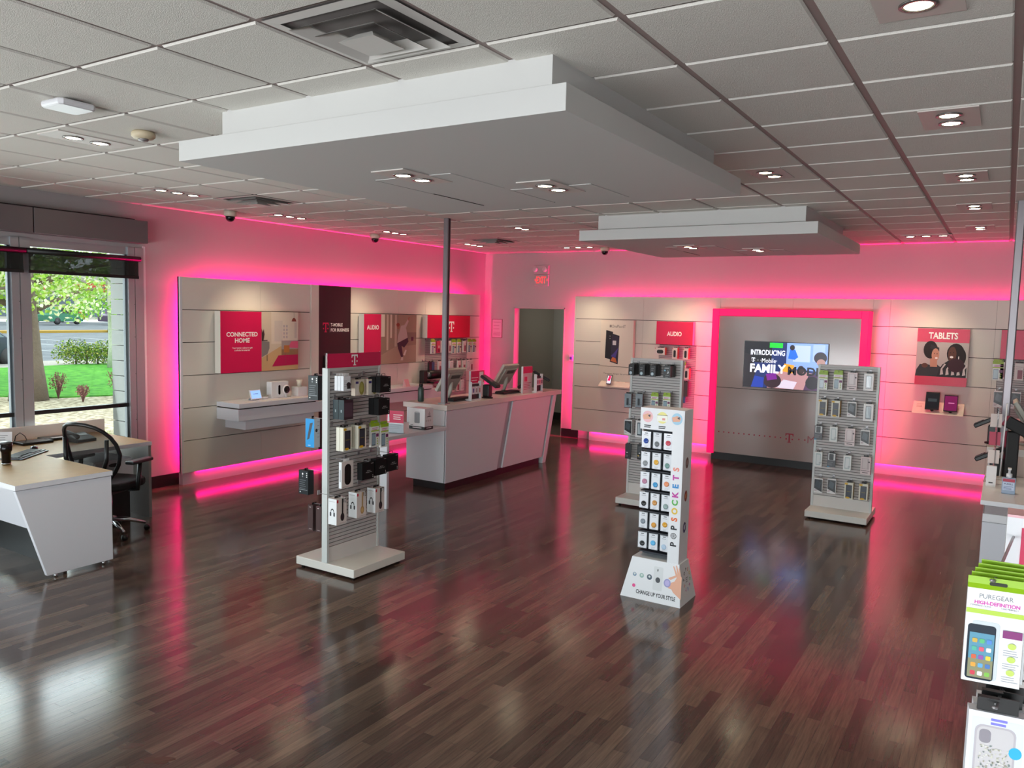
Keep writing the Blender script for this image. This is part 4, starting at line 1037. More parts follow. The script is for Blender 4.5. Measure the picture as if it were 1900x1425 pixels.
        c.frame(*FS); c.rect(0, 0, d, h, mat('#e2e4e6', .35))
        P = [(d * (.5 + .22 * math.cos(a)), h * (.46 + .17 * math.sin(a))) for a in [PI * q / 10 for q in range(11)]] + [(d * (.5 + .16 * math.cos(a)), h * (.46 + .12 * math.sin(a))) for a in [PI * q / 10 for q in range(10, -1, -1)]]
        for q in range(10): c.art([P[q], P[q + 1], P[20 - q], P[21 - q]], im, .0008)
        for s in (.28, .72): c.rrect(d * s - .008, h * .33, d * s + .008, h * .48, .005, mat('#3a3a40', .4))
        c.lines(d * .1, d * .8, h * .9, 1, .01, .003, mat('#a09a9a', .5)); tab(m_black, .3, .016)
        c.tube([(w_ * .2, -d - .012, .004), (w_ * .2, -d - .012, -.03)], .009, m_clear, 10)
    elif kind == 'micro':
        body(mat('#15181b', .4)); c.frame(*FS); c.rect(0, 0, d, h, mat('#1c2125', .4)); c.ell(d * .42, h * .86, .008, .008, m_txt); c.rect(d * .36, h * .72, d * .46, h * .78, mat('#8a8f92', .5))
        for q in range(3): c.ell(d * .85, h * (.9 - q * .08), .005, .005, m_txt)
        c.lines(d * .1, d * .8, h * .6, 5, .016, .003, mat('#7b8084', .5)); c.lines(d * .05, d * .95, h * .2, 1, .01, .004, mat('#9a9ea2', .5)); c.rect(d * .12, h * .07, d * .22, h * .11, m_txt); tab(m_black, .3, .016)
    elif kind == 'blue':
        body(mat('#b9c0c4', .4)); c.frame(*FS); c.rect(0, 0, d, h, mat('#1b8fd0', .35)); c.art([(d * .18, h * .25), (d * .45, h * .3), (d * .85, h * .88), (d * .5, h * .84)], mat('#3a4048', .4)); c.lines(d * .3, d * .6, h * .08, 1, .01, .004, m_txt); c.frame(*F); c.ell(w_ * .4, h * .6, .012, .014, im); c.lines(w_ * .5, w_ * .95, h * .9, 5, .03, .003, mat('#7b8084', .5)); tab(m_black, .2, .02)
    elif kind == 'brown':
        body(mat('#3e2b2b', .4)); c.frame(*FS); c.rect(0, 0, d, h, mat('#4a3636', .4)); c.lines(d * .3, d * .6, h * .93, 1, .01, .004, m_txt); c.lines(d * .2, d * .8, h * .08, 1, .01, .004, mat('#a89a98', .5)); tab(m_black, .3, .016)
    elif kind in ('disc', 'discb'):
        body(mat('#111113', .35)); tab(m_black, .4, .012)
        if kind == 'disc': c.ell(w_ * .42, h * .22, .018, .020, mat('#8aa8b4', .3)); c.ell(w_ * .42, h * .22, .012, .014, mat('#b7c6cc', .3)); c.lines(w_ * .2, w_ * .7, h * .75, 2, .02, .004, mat('#a8a8ac', .5))
        else: c.art([(w_ * .5, h * .3), (w_ * .7, h * .6), (w_ * .55, h * .7), (w_ * .8, h * .4)], mat('#c9c9cc', .4)); c.rect(w_ * .1, h * .55, w_ * .35, h * .68, mat('#7ab0c8', .4)); c.lines(w_ * .15, w_ * .8, h * .85, 1, .02, .008, mat('#b8b8bc', .5)); c.lines(w_ * .3, w_ * .8, h * .2, 2, .02, .004, mat('#b8b8bc', .5))
    elif kind == 'silver':
        body(mat('#8c939a', .2, metal=.6)); c.rect(0, 0, w_, h * .05, mat('#5a2622', .4)); c.rect(w_ * .3, h * .2, w_ * .62, h * .68, mat('#1a2028', .3)); c.lines(w_ * .7, w_ * .9, h * .28, 1, .01, .008, im); tab(m_black, .35, .018); c.frame(*FR); c.rect(0, 0, d, h, mat('#6a2c26', .4))
    elif kind in ('pouch', 'pouchy'):
        c.hexa([(-w_ * .42, -d, -h), (w_ * .42, -d, -h), (w_ * .42, 0, -h), (-w_ * .42, 0, -h)], [(-w_ / 2, -.006, 0), (w_ / 2, -.006, 0), (w_ / 2, 0, 0), (-w_ / 2, 0, 0)], mat('#141518', .25)); c.frame((-w_ / 2, -d - .0005, -h), (1, 0, 0), (0, 0, 1))
        c.rect(w_ * .3, h * .4, w_ * .5, h * .45, m_txt); c.lines(w_ * .2, w_ * .6, h * .25, 2, .012, .004, mat('#9a9a9c', .5))
        if kind == 'pouchy': c.ell(w_ * .25, h * .25, .009, .009, mat('#c6a03a', .4)); c.rrect(w_ * .2, h * .5, w_ * .8, h * .9, .006, mat('#4a4e52', .3))
        tab(m_black, .3, .012)
    elif kind in ('jbl', 'jblw'):
        body(mat('#d9cfca', .35)); c.rect(.002, h * .86, .012, h * .97, mat('#c83018', .4))
        if kind == 'jbl': c.rrect(w_ * .25, h * .12, w_ * .7, h * .78, w_ * .2, im)
        else: c.rrect(w_ * .2, h * .2, w_ * .85, h * .72, h * .25, im)
        c.frame(*FR); c.rect(0, 0, d, h, mat('#b8381e', .4)); tab(m_black, .3, .012)
    elif kind in ('pinkp', 'whitep', 'bluep', 'blackp'):
        bm = {'pinkp': '#c83a58', 'whitep': '#d9d0cc', 'bluep': '#2e5a80', 'blackp': '#17171b'}[kind]; body(mat(bm, .4)); tab(mat('#2a2426', .5), .4, .016)
        if kind == 'whitep': c.rect(w_ * .35, h * .1, w_ * .9, h * .6, mat('#8a4a58', .4)); c.lines(w_ * .1, w_ * .9, h * .8, 2, .02, .004, mat('#a89a9a', .5))
        if kind == 'pinkp': c.rect(w_ * .2, h * .05, w_ * .9, h * .3, mat('#7a1c34', .4)); c.rect(w_ * .4, h * .4, w_ * .8, h * .6, mat('#d8a8b0', .4))
    _pk[kind] = (c.build('pack'), S); me = _pk[kind][0].data; bpy.data.objects.remove(_pk[kind][0]); _pk[kind] = (me, S)
    return _pk[kind]


NAMES = {'lime': ('screen_protector_pack', 'lime topped film pack', 'pack'), 'rose': ('phone_case_pack', 'rose case box', 'pack'), 'window': ('phone_case_pack', 'white window case box', 'pack'),
         'otter': ('phone_case_pack', 'yellow and black case box', 'pack'), 'diag': ('phone_case_pack', 'white and black case pack', 'pack'), 'clearw': ('phone_case_pack', 'white clear case pack', 'pack'),
         'dark': ('phone_case_pack', 'grey card case pack', 'pack'), 'bud': ('earbud_box', 'white earbud box', 'box'), 'oval': ('headset_box', 'beige box with olive oval window', 'box'), 'bag': ('charging_stand_box', 'black charging stand box', 'box'),
         'plum': ('accessory_box', 'plum and teal accessory box', 'box'), 'pad': ('charging_pad_box', 'white box with black oval picture', 'box'), 'phones_b': ('headphone_box', 'white headphone box with black headphone', 'box'), 'phones_g': ('headphone_box', 'white headphone box with golden headphone', 'box'),
         'micro': ('accessory_box', 'black box with white icons', 'box'), 'blue': ('speaker_carton', 'bright blue speaker box', 'box'), 'brown': ('speaker_carton', 'dark brown box', 'box'),
         'disc': ('phone_mount_box', 'black box with round badge', 'box'), 'discb': ('phone_mount_box', 'black box with white drawing', 'box'), 'silver': ('battery_pack_box', 'silver box with brown edge', 'box'),
         'pouch': ('cable_pouch', 'plain black cable pouch', 'pack'), 'pouchy': ('cable_pouch', 'black cable pouch with golden dot', 'pack'), 'jbl': ('speaker_carton', 'upright white and orange speaker box', 'box'), 'jblw': ('speaker_carton', 'wide white and orange speaker box', 'box'),
         'pinkp': ('phone_case_pack', 'red case pack', 'pack'), 'whitep': ('phone_case_pack', 'white case pack', 'pack'), 'bluep': ('phone_case_pack', 'blue case pack', 'pack'), 'blackp': ('phone_case_pack', 'black case pack', 'pack')}


def hang(kind, front, axis, px, py, where, group, n=1, gap=.004, parent=None, tilt=0, scale=1, dz=0, order=''):
    """hang n packs one behind another; the front one's top centre is seen at photo pixel px,py on the plane axis=front"""
    me, (w_, h, d) = pack_mesh(kind); q = at(axis, front, px, py); nm, lb, cat = NAMES[kind]
    for k in range(n):
        o = bpy.data.objects.new(nm, me); COL.objects.link(o); off = k * (d + gap) + d
        if axis == 1: o.location = (q.x, front + off, q.z + dz - .001 * k); rz = 0
        elif axis == 0: o.location = (front - off, q.y, q.z + dz - .001 * k); rz = PI / 2
        o.rotation_euler = (0, 0, rz + tilt * (1 if k % 2 else .6)); o.scale = (scale,) * 3
        lab = lb + ', ' + where
        if n > 1: lab = lb + ', ' + ['front', 'behind front', 'third back', 'fourth back', 'fifth back'][k] + ', ' + where
        tag(o, lab, cat, group)
    # the hook, a part of what carries the packs
    if parent is not None:
        L = n * (d + gap) + .03; p = parent.location
        c = MB(); z = q.z + .008 + dz
        if axis == 1: c.tube([(q.x, front - .012, z + .004), (q.x, front - .008, z), (q.x, BACKP[parent.name], z)], .0022, m_steel, 6); c.box(q.x - .012, q.x + .012, BACKP[parent.name] - .004, BACKP[parent.name] + .002, z - .012, z + .022, m_steel)
        else: c.tube([(front + .012, q.y, z + .004), (front + .008, q.y, z), (BACKP[parent.name], q.y, z)], .0022, m_steel, 6); c.box(BACKP[parent.name] - .002, BACKP[parent.name] + .004, q.y - .012, q.y + .012, z - .012, z + .022, m_steel)
        c.box(-99, -99, 0, 0, 0, 0, m_steel) if False else None
        o = c.build('hook', parent); R = parent.matrix_basis if False else Matrix.LocRotScale(parent.location, parent.rotation_euler, None)
        o.data.transform(R.inverted())


BACKP = {}


def gondola(name, lab, x, y, rz, both=True):
    """double sided slat stand on a square base, board in local plane y = -+.03, facing -Y"""
    t = thing(name, lab, 'display stand', (x, y, 0), rz, 'white slatted display stands')
    MB().box(-.30, .30, -.31, .31, .02, .085, mat('#d8d5cf', .3)).build('base', t, .004)
    for sx in (-1, 1):
        for sy in (-1, 1): MB().lathe([(.014, 0), (.014, .022)], (sx * .26, sy * .27, 0), m_black, 10).build('foot', t)
        MB().box(sx * .30, sx * .277, -.028, .028, .085, 1.60, mat('#c7cbc9', .35)).build('upright', t)
    MB().box(-.277, .277, -.026, .026, 1.575, 1.60, m_slat).build('top_rail', t)
    MB().box(-.277, .277, -.022, .022, .085, .205, mat('#cfcac6', .35)).build('lower_panel', t)
    c = MB(); slats(c, -.277, .277, .205, 1.575, 1, -.022, -.010); c.build('slat_panel', t)
    if both: c = MB(); slats(c, -.277, .277, .205, 1.575, 1, .022, .010); c.build('slat_panel', t)
    return t


# --- stand by the video wall (faces the camera)
def OR(i): return ORD[i]


S3 = gondola('slat_stand', 'white slatted stand of phone cases before the video wall', -.115, 6.125, 0); BACKP[S3.name] = 6.10
rows3 = [[('lime', 215, 140), ('lime', 337, 140), ('rose', 455, 140), ('window', 590, 148)],
         [('otter', 208, 362), ('otter', 318, 372), ('diag', 452, 382), ('window', 586, 400)],
         [('dark', 175, 580), ('clearw', 300, 588), ('rose', 434, 602), ('diag', 560, 615)],
         [('clearw', 172, 795), ('dark', 282, 806), ('clearw', 412, 825), ('rose', 566, 838)],
         [('diag', 172, 1012), ('diag', 282, 1018), ('otter', 425, 1050), ('otter', 545, 1060)]]
for r, row in enumerate(rows3):
    for k, (kd, x, y) in enumerate(row):
        hang(kd, 5.99, 1, 1480 + x / 4.453, 660 + y / 4.453, 'row %s column %s, stand by video wall' % (['one', 'two', 'three', 'four', 'five'][r], ['one', 'two', 'three', 'four'][k]), 'phone case packs on the stand by the video wall', 2 if kd in ('otter', 'lime', 'window') else 1, parent=S3, tilt=rd.uniform(-.12, .12), scale=.95)
# a sign plate on the hidden side sticks out past the right edge
# --- stand behind the narrow cardboard display
S2 = gondola('slat_stand', 'white slatted stand half hidden behind the cardboard grip display', -1.958, 5.44, 0); BACKP[S2.name] = 5.415
W2_ = 'stand behind cardboard display'
for k, (kd, x, y) in enumerate([('disc', 196, 125), ('disc', 290, 130), ('disc', 386, 135), ('discb', 510, 140)]):
    hang(kd, 5.22, 1, 1130 + x / 4.75, 650 + y / 4.75, 'top row column %s, %s' % (OR(k), W2_), 'phone mount boxes on the hidden stand', 3, parent=S2, scale=.92)
for k, (kd, x, y) in enumerate([('silver', 168, 382), ('silver', 266, 385), ('lime', 402, 390), ('lime', 508, 392)]):
    hang(kd, 5.28, 1, 1130 + x / 4.75, 650 + y / 4.75, 'middle row column %s, %s' % (OR(k), W2_), 'packs on the hidden stand', 1, parent=S2, scale=.9)
for k, (kd, x, y) in enumerate([('diag', 170, 612), ('window', 272, 620)]):
    hang(kd, 5.27, 1, 1130 + x / 4.75, 650 + y / 4.75, 'third row column %s, %s' % (OR(k), W2_), 'packs on the hidden stand', 2, parent=S2)
for k, (kd, x, y) in enumerate([('pouch', 168, 825), ('pouchy', 278, 832)]):
    hang(kd, 5.27, 1, 1130 + x / 4.75, 650 + y / 4.75, 'bottom row column %s, %s' % (OR(k), W2_), 'packs on the hidden stand', 1, parent=S2)
# --- near left stand (board faces +X, turned a quarter)
S1 = gondola('slat_stand', 'white slatted stand with magenta T sign left of centre', -3.12, 1.93, PI / 2); BACKP[S1.name] = -3.098
c = MB(); c.box(-.30, .30, -.02, -.014, 1.60, 1.71, m_mag2); c.frame((-.30, -.0202, 1.60), (1, 0, 0), (0, 0, 1)); c.tlogo(.30, .055, .085, m_txt)
c.box(-.308, -.30, -.024, -.01, 1.595, 1.715, m_clear); c.box(.30, .308, -.024, -.01, 1.595, 1.715, m_clear); c.build('header_sign', S1)
W1_ = 'T sign stand'


def h1(kd, fx, px, py, where, n=1, **kw): hang(kd, fx, 0, px, py, where + ', ' + W1_, 'packs on the magenta T sign stand', n, parent=S1, **kw)


h1('bud', -2.93, 644, 698, 'top row left', 3)
h1('oval', -2.96, 668, 704, 'top row centre left', 1); h1('oval', -2.95, 692, 703, 'top row centre right', 1)
h1('bag', -2.86, 716, 699, 'top row right', 2, scale=.95)
h1('plum', -2.95, 647, 742, 'second row left', 2)
h1('bag', -2.85, 713, 739, 'second row right', 2)
h1('otter', -2.93, 645, 793, 'third row first hook', 2); h1('otter', -2.92, 672, 789, 'third row second hook', 2)
h1('lime', -2.94, 696, 786, 'third row third hook', 1); h1('lime', -2.94, 714, 787, 'third row fourth hook', 1)
h1('pad', -2.90, 645, 856, 'fourth row left', 1)
for k, (px, py) in enumerate(((683, 858), (707, 850), (729, 843))): h1('bag', -2.86, px, py, 'fourth row, %s black box' % OR(k), 1, scale=1.02)
h1('phones_b', -2.86, 634, 925, 'bottom row left', 1); h1('phones_g', -2.87, 671, 913, 'bottom row centre', 1); h1('phones_b', -2.87, 705, 905, 'bottom row right', 1)


def h1b(kd, x, px, py, where):     # on the far face of the same stand, seen edge-on
    px += 7
    me, (w_, h, d) = pack_mesh(kd); nm, lb, cat = NAMES[kd]; q = at(1, 1.66, px, py)
    o = bpy.data.objects.new(nm, me); COL.objects.link(o); o.location = (q.x - d / 2, 1.66 + w_ / 2, q.z)
    o.rotation_euler = (0, 0, PI / 2)
    tag(o, lb + ', ' + where + ', ' + W1_, cat, 'boxes on the window side of the T sign stand')
    c = MB(); z = q.z + .008; c.tube([(q.x - .02, 1.66 + w_ / 2, z), (-3.145, 1.66 + w_ / 2, z)], .0025, m_steel, 6)
    ob = c.build('hook', S1); ob.data.transform(Matrix.LocRotScale(S1.location, S1.rotation_euler, None).inverted())


h1b('micro', -3.3, 574, 697, 'top left outside the board'); h1b('blue', -3.3, 568, 777, 'outside the board at the left')
h1b('micro', -3.3, 556, 873, 'lower left outside the board'); h1b('brown', -3.3, 569, 937, 'bottom far left outside board'); h1b('brown', -3.2, 584, 940, 'bottom beside the board edge')

# --- cardboard grip display
m_card = mat('#dbdde2', .45)
t = thing('cardboard_display', 'narrow white cardboard display of phone grips with rainbow lettering', 'display stand', (-.79, 2.69, 0))
POPT = t
bx0, bx1, by0, by1 = -.245, .215, -.13, .20; tx0, tx1, ty0, ty1 = -.175, .185, -.095, .09; TZ = .30
c = MB(); c.hexa([(bx0, by0, 0), (bx1, by0, 0), (bx1, by1, 0), (bx0, by1, 0)], [(tx0, ty0, TZ), (tx1, ty0, TZ), (tx1, ty1, TZ), (tx0, ty1, TZ)], m_card)
u = Vector((0, ty0 - by0, TZ)); L = u.length; c.frame((bx0, by0, 0), (1, 0, 0), u.normalized())
dk = mat('#23262c', .5)
c.text('CHANGE UP YOUR STYLE', .27, .055, .030, dk, width=.30, bold=.03); c.ell(.10, .093, .013, .013, mat('#d84a8a', .5))
for q, (px_, cc) in enumerate(((.10, '#5a7a9a'), (.155, '#8fb0a8'), (.215, '#4a5866'))): c.ell(px_, .175 + .0, .014 + q * .003, .014 + q * .003, mat(cc, .5)); c.ell(px_, .178, .008, .008, mat('#c9d2d2', .5))
c.rrect(.245, .09, .315, .26, .008, mat('#cfd2d6', .5)); c.ell(.28, .165, .018, .020, mat('#3b3f46', .5)); c.ell(.275, .235, .004, .010, dk)
sk = mat('#dba58c', .5)
c.art([(.40, .10), (.46, .06), (.455, .22), (.43, .235), (.405, .18), (.385, .17), (.36, .14), (.36, .125), (.385, .12)], sk); c.art([(.355, .195), (.375, .185), (.42, .215), (.43, .24), (.41, .225)], sk)
c.art([(.385, .285), (.393, .285), (.43, .215), (.415, .21)], sk); c.art([(.405, .295), (.414, .293), (.44, .225), (.425, .22)], sk); c.art([(.428, .28), (.436, .275), (.45, .22), (.437, .22)], sk)
c.ell(.352, .158, .026, .030, mat('#8f90c4', .4)); c.ell(.352, .158, .018, .021, mat('#b0a8d8', .4))
u = Vector((tx1 - bx1, 0, TZ)).normalized(); c.frame((bx1, by0, 0), (0, 1, 0), u)
cols = ['#1d1f24', '#1d1f24', '#1d1f24', '#e0662c', '#d6b23a', '#4fa84a', '#b83a9a', '#2f86c8', '#b83a9a', '#e08a7a']
for q, ch in enumerate('POPSOCKETS'):
    a = math.radians(172 - q * 36); c.text(ch, .165 + .062 * math.cos(a), .165 + .075 * math.sin(a), .026, mat(cols[q], .5), bold=.03, rot=a - PI / 2)
c.lines(.14, .19, .18, 3, .014, .006, mat('#6a6f78', .5)); c.build('base', t, .001)
ZT = 1.40; cx0, cx1, cy0, cy1 = -.155, .175, -.09, .085
c = MB(); c.box(cx1 - .006, cx1, cy0, cy1, TZ - .02, ZT, m_card)
c.frame((cx1, cy0, 0), (0, 1, 0), (0, 0, 1))
for zz, cc, c2 in ((1.02, '#6a4a46', '#9a8078'), (.78, '#8a3a2e', '#c87a4a'), (.55, '#2f2a5a', '#c9c4d8')): c.ell(.09, zz, .030, .040, mat(cc, .5)); c.ell(.09, zz, .014, .018, mat(c2, .5)); c.ell(.10, zz + .015, .006, .008, mat(c2, .5))
c.build('side_panel', t)
c = MB(); c.box(cx1 - .085, cx1 - .006, cy0 - .001, cy0 + .004, TZ - .02, ZT, m_card); c.frame((cx1 - .085, cy0 - .001, 0), (1, 0, 0), (0, 0, 1))
for q, ch in enumerate('POPSOCKETS'):
    if q == 1:
        for rr, cc in ((.022, cols[0]), (.017, '#dbdde2'), (.013, cols[0]), (.009, '#dbdde2'), (.005, cols[0])): c.ell(.040, .50, rr, rr, mat(cc, .45))
        continue
    c.text(ch, .040, .44 + q * .060, .046, mat(cols[q], .5), bold=.04, rot=PI / 2)
c.build('letter_strip', t)
c = MB(); c.box(cx0, cx1 - .0065, cy0, cy1 - .0005, 1.245, ZT, m_card); c.box(cx0, cx1 - .0065, cy1 - .006, cy1, TZ, 1.245, mat('#8d8f96', .5)); c.frame((cx0, cy0, 1.245), (1, 0, 0), (0, 0, 1))
for q, cc in enumerate(('#e2b4bc', '#e0da8a', '#9cc4dc')):
    xx = .055 + q * .11; c.ell(xx, .092, .040, .042, mat(cc, .5)); c.lines(xx - .025, xx + .028, .032, 2, .012, .007, dk, jag=.1)
    if q == 1: c.rect(xx - .038, .066, xx + .038, .11, mat('#e8e8e0', .5)); c.rect(xx - .04, .108, xx + .04, .111, dk); c.rect(xx, .075, xx + .022, .09, mat('#d88a8a', .5))
    else: c.art([(xx - .038, .10), (xx + .0, .115), (xx + .03, .10), (xx + .02, .075), (xx - .03, .07)], sk); c.art([(xx + .0, .10), (xx + .02, .11), (xx + .018, .088)], mat('#3a3a48', .5))
c.build('header', t)
MB().box(cx0 + .004, cx1 - .085, cy1 - .05, cy1 - .045, TZ, 1.245, mat('#20242e', .6)).build('dark_back', t)
c = MB(); 
for q in range(7): MB().box(cx0 + .01, cx1 - .086, -.055, cy1 - .05, .335 + q * .15, .343 + q * .15, mat('#20242e', .6)).build('ledge', t)
gc = [['#27479a', '#6c7276', '#c0485a'], ['#8a8f94', '#d9a640', '#6a8f8a'], ['#b07a96', '#3f93c8', '#e0906a'], ['#1f2125', '#c08a4a', '#8aa0a0'], ['#7a8490', '#c9903c', '#d09a30'], ['#1f2125', '#5aaee0', '#a8c0d8']]
m_silver = mat('#c4c8d0', .22, metal=.25)
CN = {'#27479a': 'blue ring', '#6c7276': 'grey', '#c0485a': 'red', '#8a8f94': 'striped grey', '#d9a640': 'yellow', '#6a8f8a': 'teal', '#b07a96': 'mauve ring', '#3f93c8': 'sky blue', '#e0906a': 'coral', '#1f2125': 'black', '#c08a4a': 'bronze', '#8aa0a0': 'pale teal', '#7a8490': 'marbled grey', '#c9903c': 'amber', '#d09a30': 'gold', '#5aaee0': 'light blue', '#a8c0d8': 'pale blue'}
me0 = None
for r in range(6):
    for k in range(3):
        x = -.79 + cx0 + .042 + k * .084 + (.012 if r > 3 else 0) * 0; z = 1.225 - r * .148
        c = MB()
        if me0 is None:
            P = []
            c.box(-.034, .034, -.002, .002, -.118, 0, m_silver); c.frame((-.034, -.002, -.118), (1, 0, 0), (0, 0, 1)); c.rrect(.004, .004, .064, .112, .006, mat('#d6d9e0', .25)); c.rect(.022, .104, .046, .109, dk); c.lines(.016, .05, .094, 1, .01, .003, mat('#7a7f88', .5)); c.lines(.02, .05, .016, 2, .008, .002, mat('#8a8f98', .5))
        else:
            c = MB(); c.box(-.034, .034, -.002, .002, -.118, 0, m_silver); c.frame((-.034, -.002, -.118), (1, 0, 0), (0, 0, 1)); c.rrect(.004, .004, .064, .112, .006, mat('#d6d9e0', .25)); c.rect(.022, .104, .046, .109, dk); c.lines(.016, .05, .094, 1, .01, .003, mat('#7a7f88', .5)); c.lines(.02, .05, .016, 2, .008, .002, mat('#8a8f98', .5))
        t2 = thing('phone_grip_card', '%s phone grip card, row %s, column %s, cardboard display' % (CN[gc[r][k]], OR(r), OR(k)), 'phone grip', (x, 2.69 + cy0 + .022, z), rd.uniform(-.15, .05), 'phone grip cards in the cardboard display')
        c.build('backing_card', t2)
        hi = .045 if (r + k) % 2 else .06
        c = MB(); c.lathe([(.018, -.0), (.019, -.004), (.017, -.007), (0, -.0075)], (0, -.0024, -.118 + hi - .01), mat(gc[r][k], .3), 22, axis=1); c.build('grip_disc', t2)
        if k == 0 and r == 0: pass

# ------------------------------------------------------------------ packs on the wall slat boards
BACKP[WALL_L.name] = XP + .0; BACKP[WALL_B.name] = YP
def wall_l(rows):
    for r, (nm, row) in enumerate(rows):
        for k, (kd, x, y) in enumerate(row):
            hang(kd, XP + .16, 0, 780 + x / 10.18, 600 + y / 10.18, '%s from left, %s, left wall' % (OR(k), nm), 'packs on the left wall slat board', 1, parent=WALL_L, scale=1.12)


wall_l([('top row', [('lime', 245, 325), ('pinkp', 345, 330), ('whitep', 415, 325), ('whitep', 553, 330), ('lime', 635, 330), ('lime', 735, 325), ('whitep', 835, 330), ('lime', 935, 320), ('lime', 1020, 320)]),
        ('middle row', [('blackp', 190, 730), ('bluep', 240, 728), ('whitep', 370, 715), ('clearw', 590, 705), ('whitep', 735, 700), ('whitep', 825, 695), ('clearw', 905, 690), ('whitep', 965, 685)]),
        ('lower row', [('rose', 160, 1110), ('whitep', 270, 1095), ('bluep', 370, 1090), ('blackp', 545, 1075), ('whitep', 620, 1070), ('whitep', 710, 1065), ('clearw', 790, 1060)])])
for k, (kd, x, y, lab) in enumerate([('jblw', 878, 500, 'left end of top row'), ('jbl', 1010, 500, 'centre of top row'), ('jbl', 1106, 505, 'right end of top row'), ('lime', 1075, 640, 'second row left'), ('jbl', 1112, 682, 'second row right'),
                                     ('brown', 1098, 800, 'third row'), ('bluep', 1080, 890, 'fourth row')]):
    hang(kd, YP - .16, 1, 1040 + x / 4.75, 540 + y / 4.75, lab + ', back wall under audio sign', 'boxes under the plain audio sign', 1, parent=WALL_B, scale=1.1)
for k, (kd, x, y) in enumerate([('lime', 900, 468), ('whitep', 945, 470), ('whitep', 1040, 478), ('diag', 905, 660), ('diag', 1015, 668)]):
    hang(kd, YP - .16, 1, 1600 + x / 3.563, 540 + y / 3.563, '%s, behind right steel post' % ['top row first', 'top row second', 'top row third', 'second row first', 'second row second'][k], 'packs behind the right steel post', 1, parent=WALL_B, scale=1.25)

# ------------------------------------------------------------------ devices on the left wall shelves
SZ = .9405


def on_shelf(px, py): return at(2, SZ, px, py)


q = on_shelf(436, 738)
t = thing('smart_display', 'small white smart display with pale blue screen on shelf', 'smart display', (-6.38, q.y, SZ), PI / 2 + .1)
X = Matrix.Translation((0, -.02, .008)) @ Matrix.Rotation(math.radians(-18), 4, 'X')
c = MB(); c.X = X; c.box(-.09, .09, -.012, 0, 0, .12, m_white); c.build('body', t, .004)
c = MB(); c.X = X; c.frame((-.09, -.0122, 0), (1, 0, 0), (0, 0, 1)); c.rect(.012, .012, .168, .108, mat('#86b4f0', .2, emit=.8)); c.lines(.05, .13, .07, 1, .01, .005, mat('#2a3a5a', .3)); c.build('screen', t)
c = MB(); c.prism([(-.02, 0), (.06, 0), (.0, .07)], 0, -.05, .05, mat('#9aa0a6', .5)); c.build('rear_foot', t)
q = on_shelf(457, 736)
t = thing('mesh_router', 'round grey capped smart speaker lying on white shelf', 'smart speaker', (-6.42, q.y, SZ))
MB().lathe([(.04, 0), (.05, .01), (.05, .03)], (0, 0, 0), m_white, 28).build('body', t); MB().lathe([(.05, .03), (.045, .042), (0, .044)], (0, 0, 0), mat('#8f9088', .7), 28).build('fabric_top', t)
q = on_shelf(484, 735)
t = thing('camera_display_stand', 'white block holding a doorbell and a round home camera', 'display block', (-6.42, q.y + .02, SZ), PI / 2)
MB().box(-.10, .17, -.03, .06, 0, .20, m_white).build('block', t, .003)
t2 = thing('video_doorbell', 'slim upright video doorbell with long black front on block', 'doorbell', (-6.385, q.y + .03, SZ + .03), PI / 2)
c = MB().frame((-.025, -.0125, 0), (1, 0, 0), (0, 0, 1)); c.rrect(0, 0, .05, .14, .024, m_white); c.rrect(.008, .01, .042, .13, .016, m_blackg); c.box(-.02, .02, -.012, .0, .02, .12, m_white); c.build('body', t2)
t2 = thing('home_camera', 'round white home camera with large black lens on shelf', 'camera', (-6.36, q.y + .12, SZ + .0), PI / 2)
MB().lathe([(.04, 0), (.06, -.012), (.055, -.02)], (0, 0, .10), m_white, 28, axis=1).build('housing', t2); MB().lathe([(.046, -.02), (.046, -.022), (0, -.023)], (0, 0, .10), m_blackg, 28, axis=1).build('lens', t2); MB().box(-.012, .012, -.015, .0, 0.0, .06, m_white).build('stand', t2)
q = on_shelf(508, 733)
o = MB().lathe([(.045, 0), (.05, .02), (.05, .06), (.04, .075), (0, .076)], (0, 0, 0), mat('#d9d3c4', .4), 26).build('round_hub', loc=(-6.42, q.y, SZ)); tag(o, 'short round cream hub between the camera and white block', 'hub')
q = on_shelf(532, 731)
o = MB().box(-.06, .06, -.08, .08, 0, .115, m_white).build('display_block', bevel=.003, loc=(-6.42, q.y, SZ)); tag(o, 'plain white cube block carrying a small cream cup speaker', 'display block')
o = MB().lathe([(.028, 0), (.034, .04), (.042, .085), (.036, .086)], (0, 0, 0), mat('#d6cfbf', .4), 24).build('cup_speaker', loc=(-6.42, q.y, SZ + .1165)); tag(o, 'small cream cup shaped speaker on top of white block', 'speaker')
q = on_shelf(550, 731)
c = MB().box(-.03, .03, -.05, .05, 0, .06, mat('#d5cdc6', .4)); c.box(.03, .034, -.045, -.02, .01, .05, m_dark); o = c.build('plug_box', loc=(-6.40, q.y, SZ)); tag(o, 'tiny white smart plug box at the right shelf end', 'box')
for k, (px, lab) in enumerate(((449, 'white price card lying in front of smart display'), (468, 'white price card lying in front of round speaker'), (490, 'white price card lying in front of doorbell block'), (512, 'white price card lying in front of round hub'), (535, 'white price card lying in front of cube block'), (560, 'white price card at the right shelf end'))):
    q = on_shelf(px, 744 - k * 2); c = MB().box(-.045, .045, -.06, .06, 0, .004, mat('#e2dccf', .4)); c.frame((-.045, -.06, .0041), (0, 1, 0), (-1, 0, 0)); o = c.build('price_card', loc=(-6.25, q.y, SZ)); tag(o, lab, 'price card', 'price cards on the white shelf')
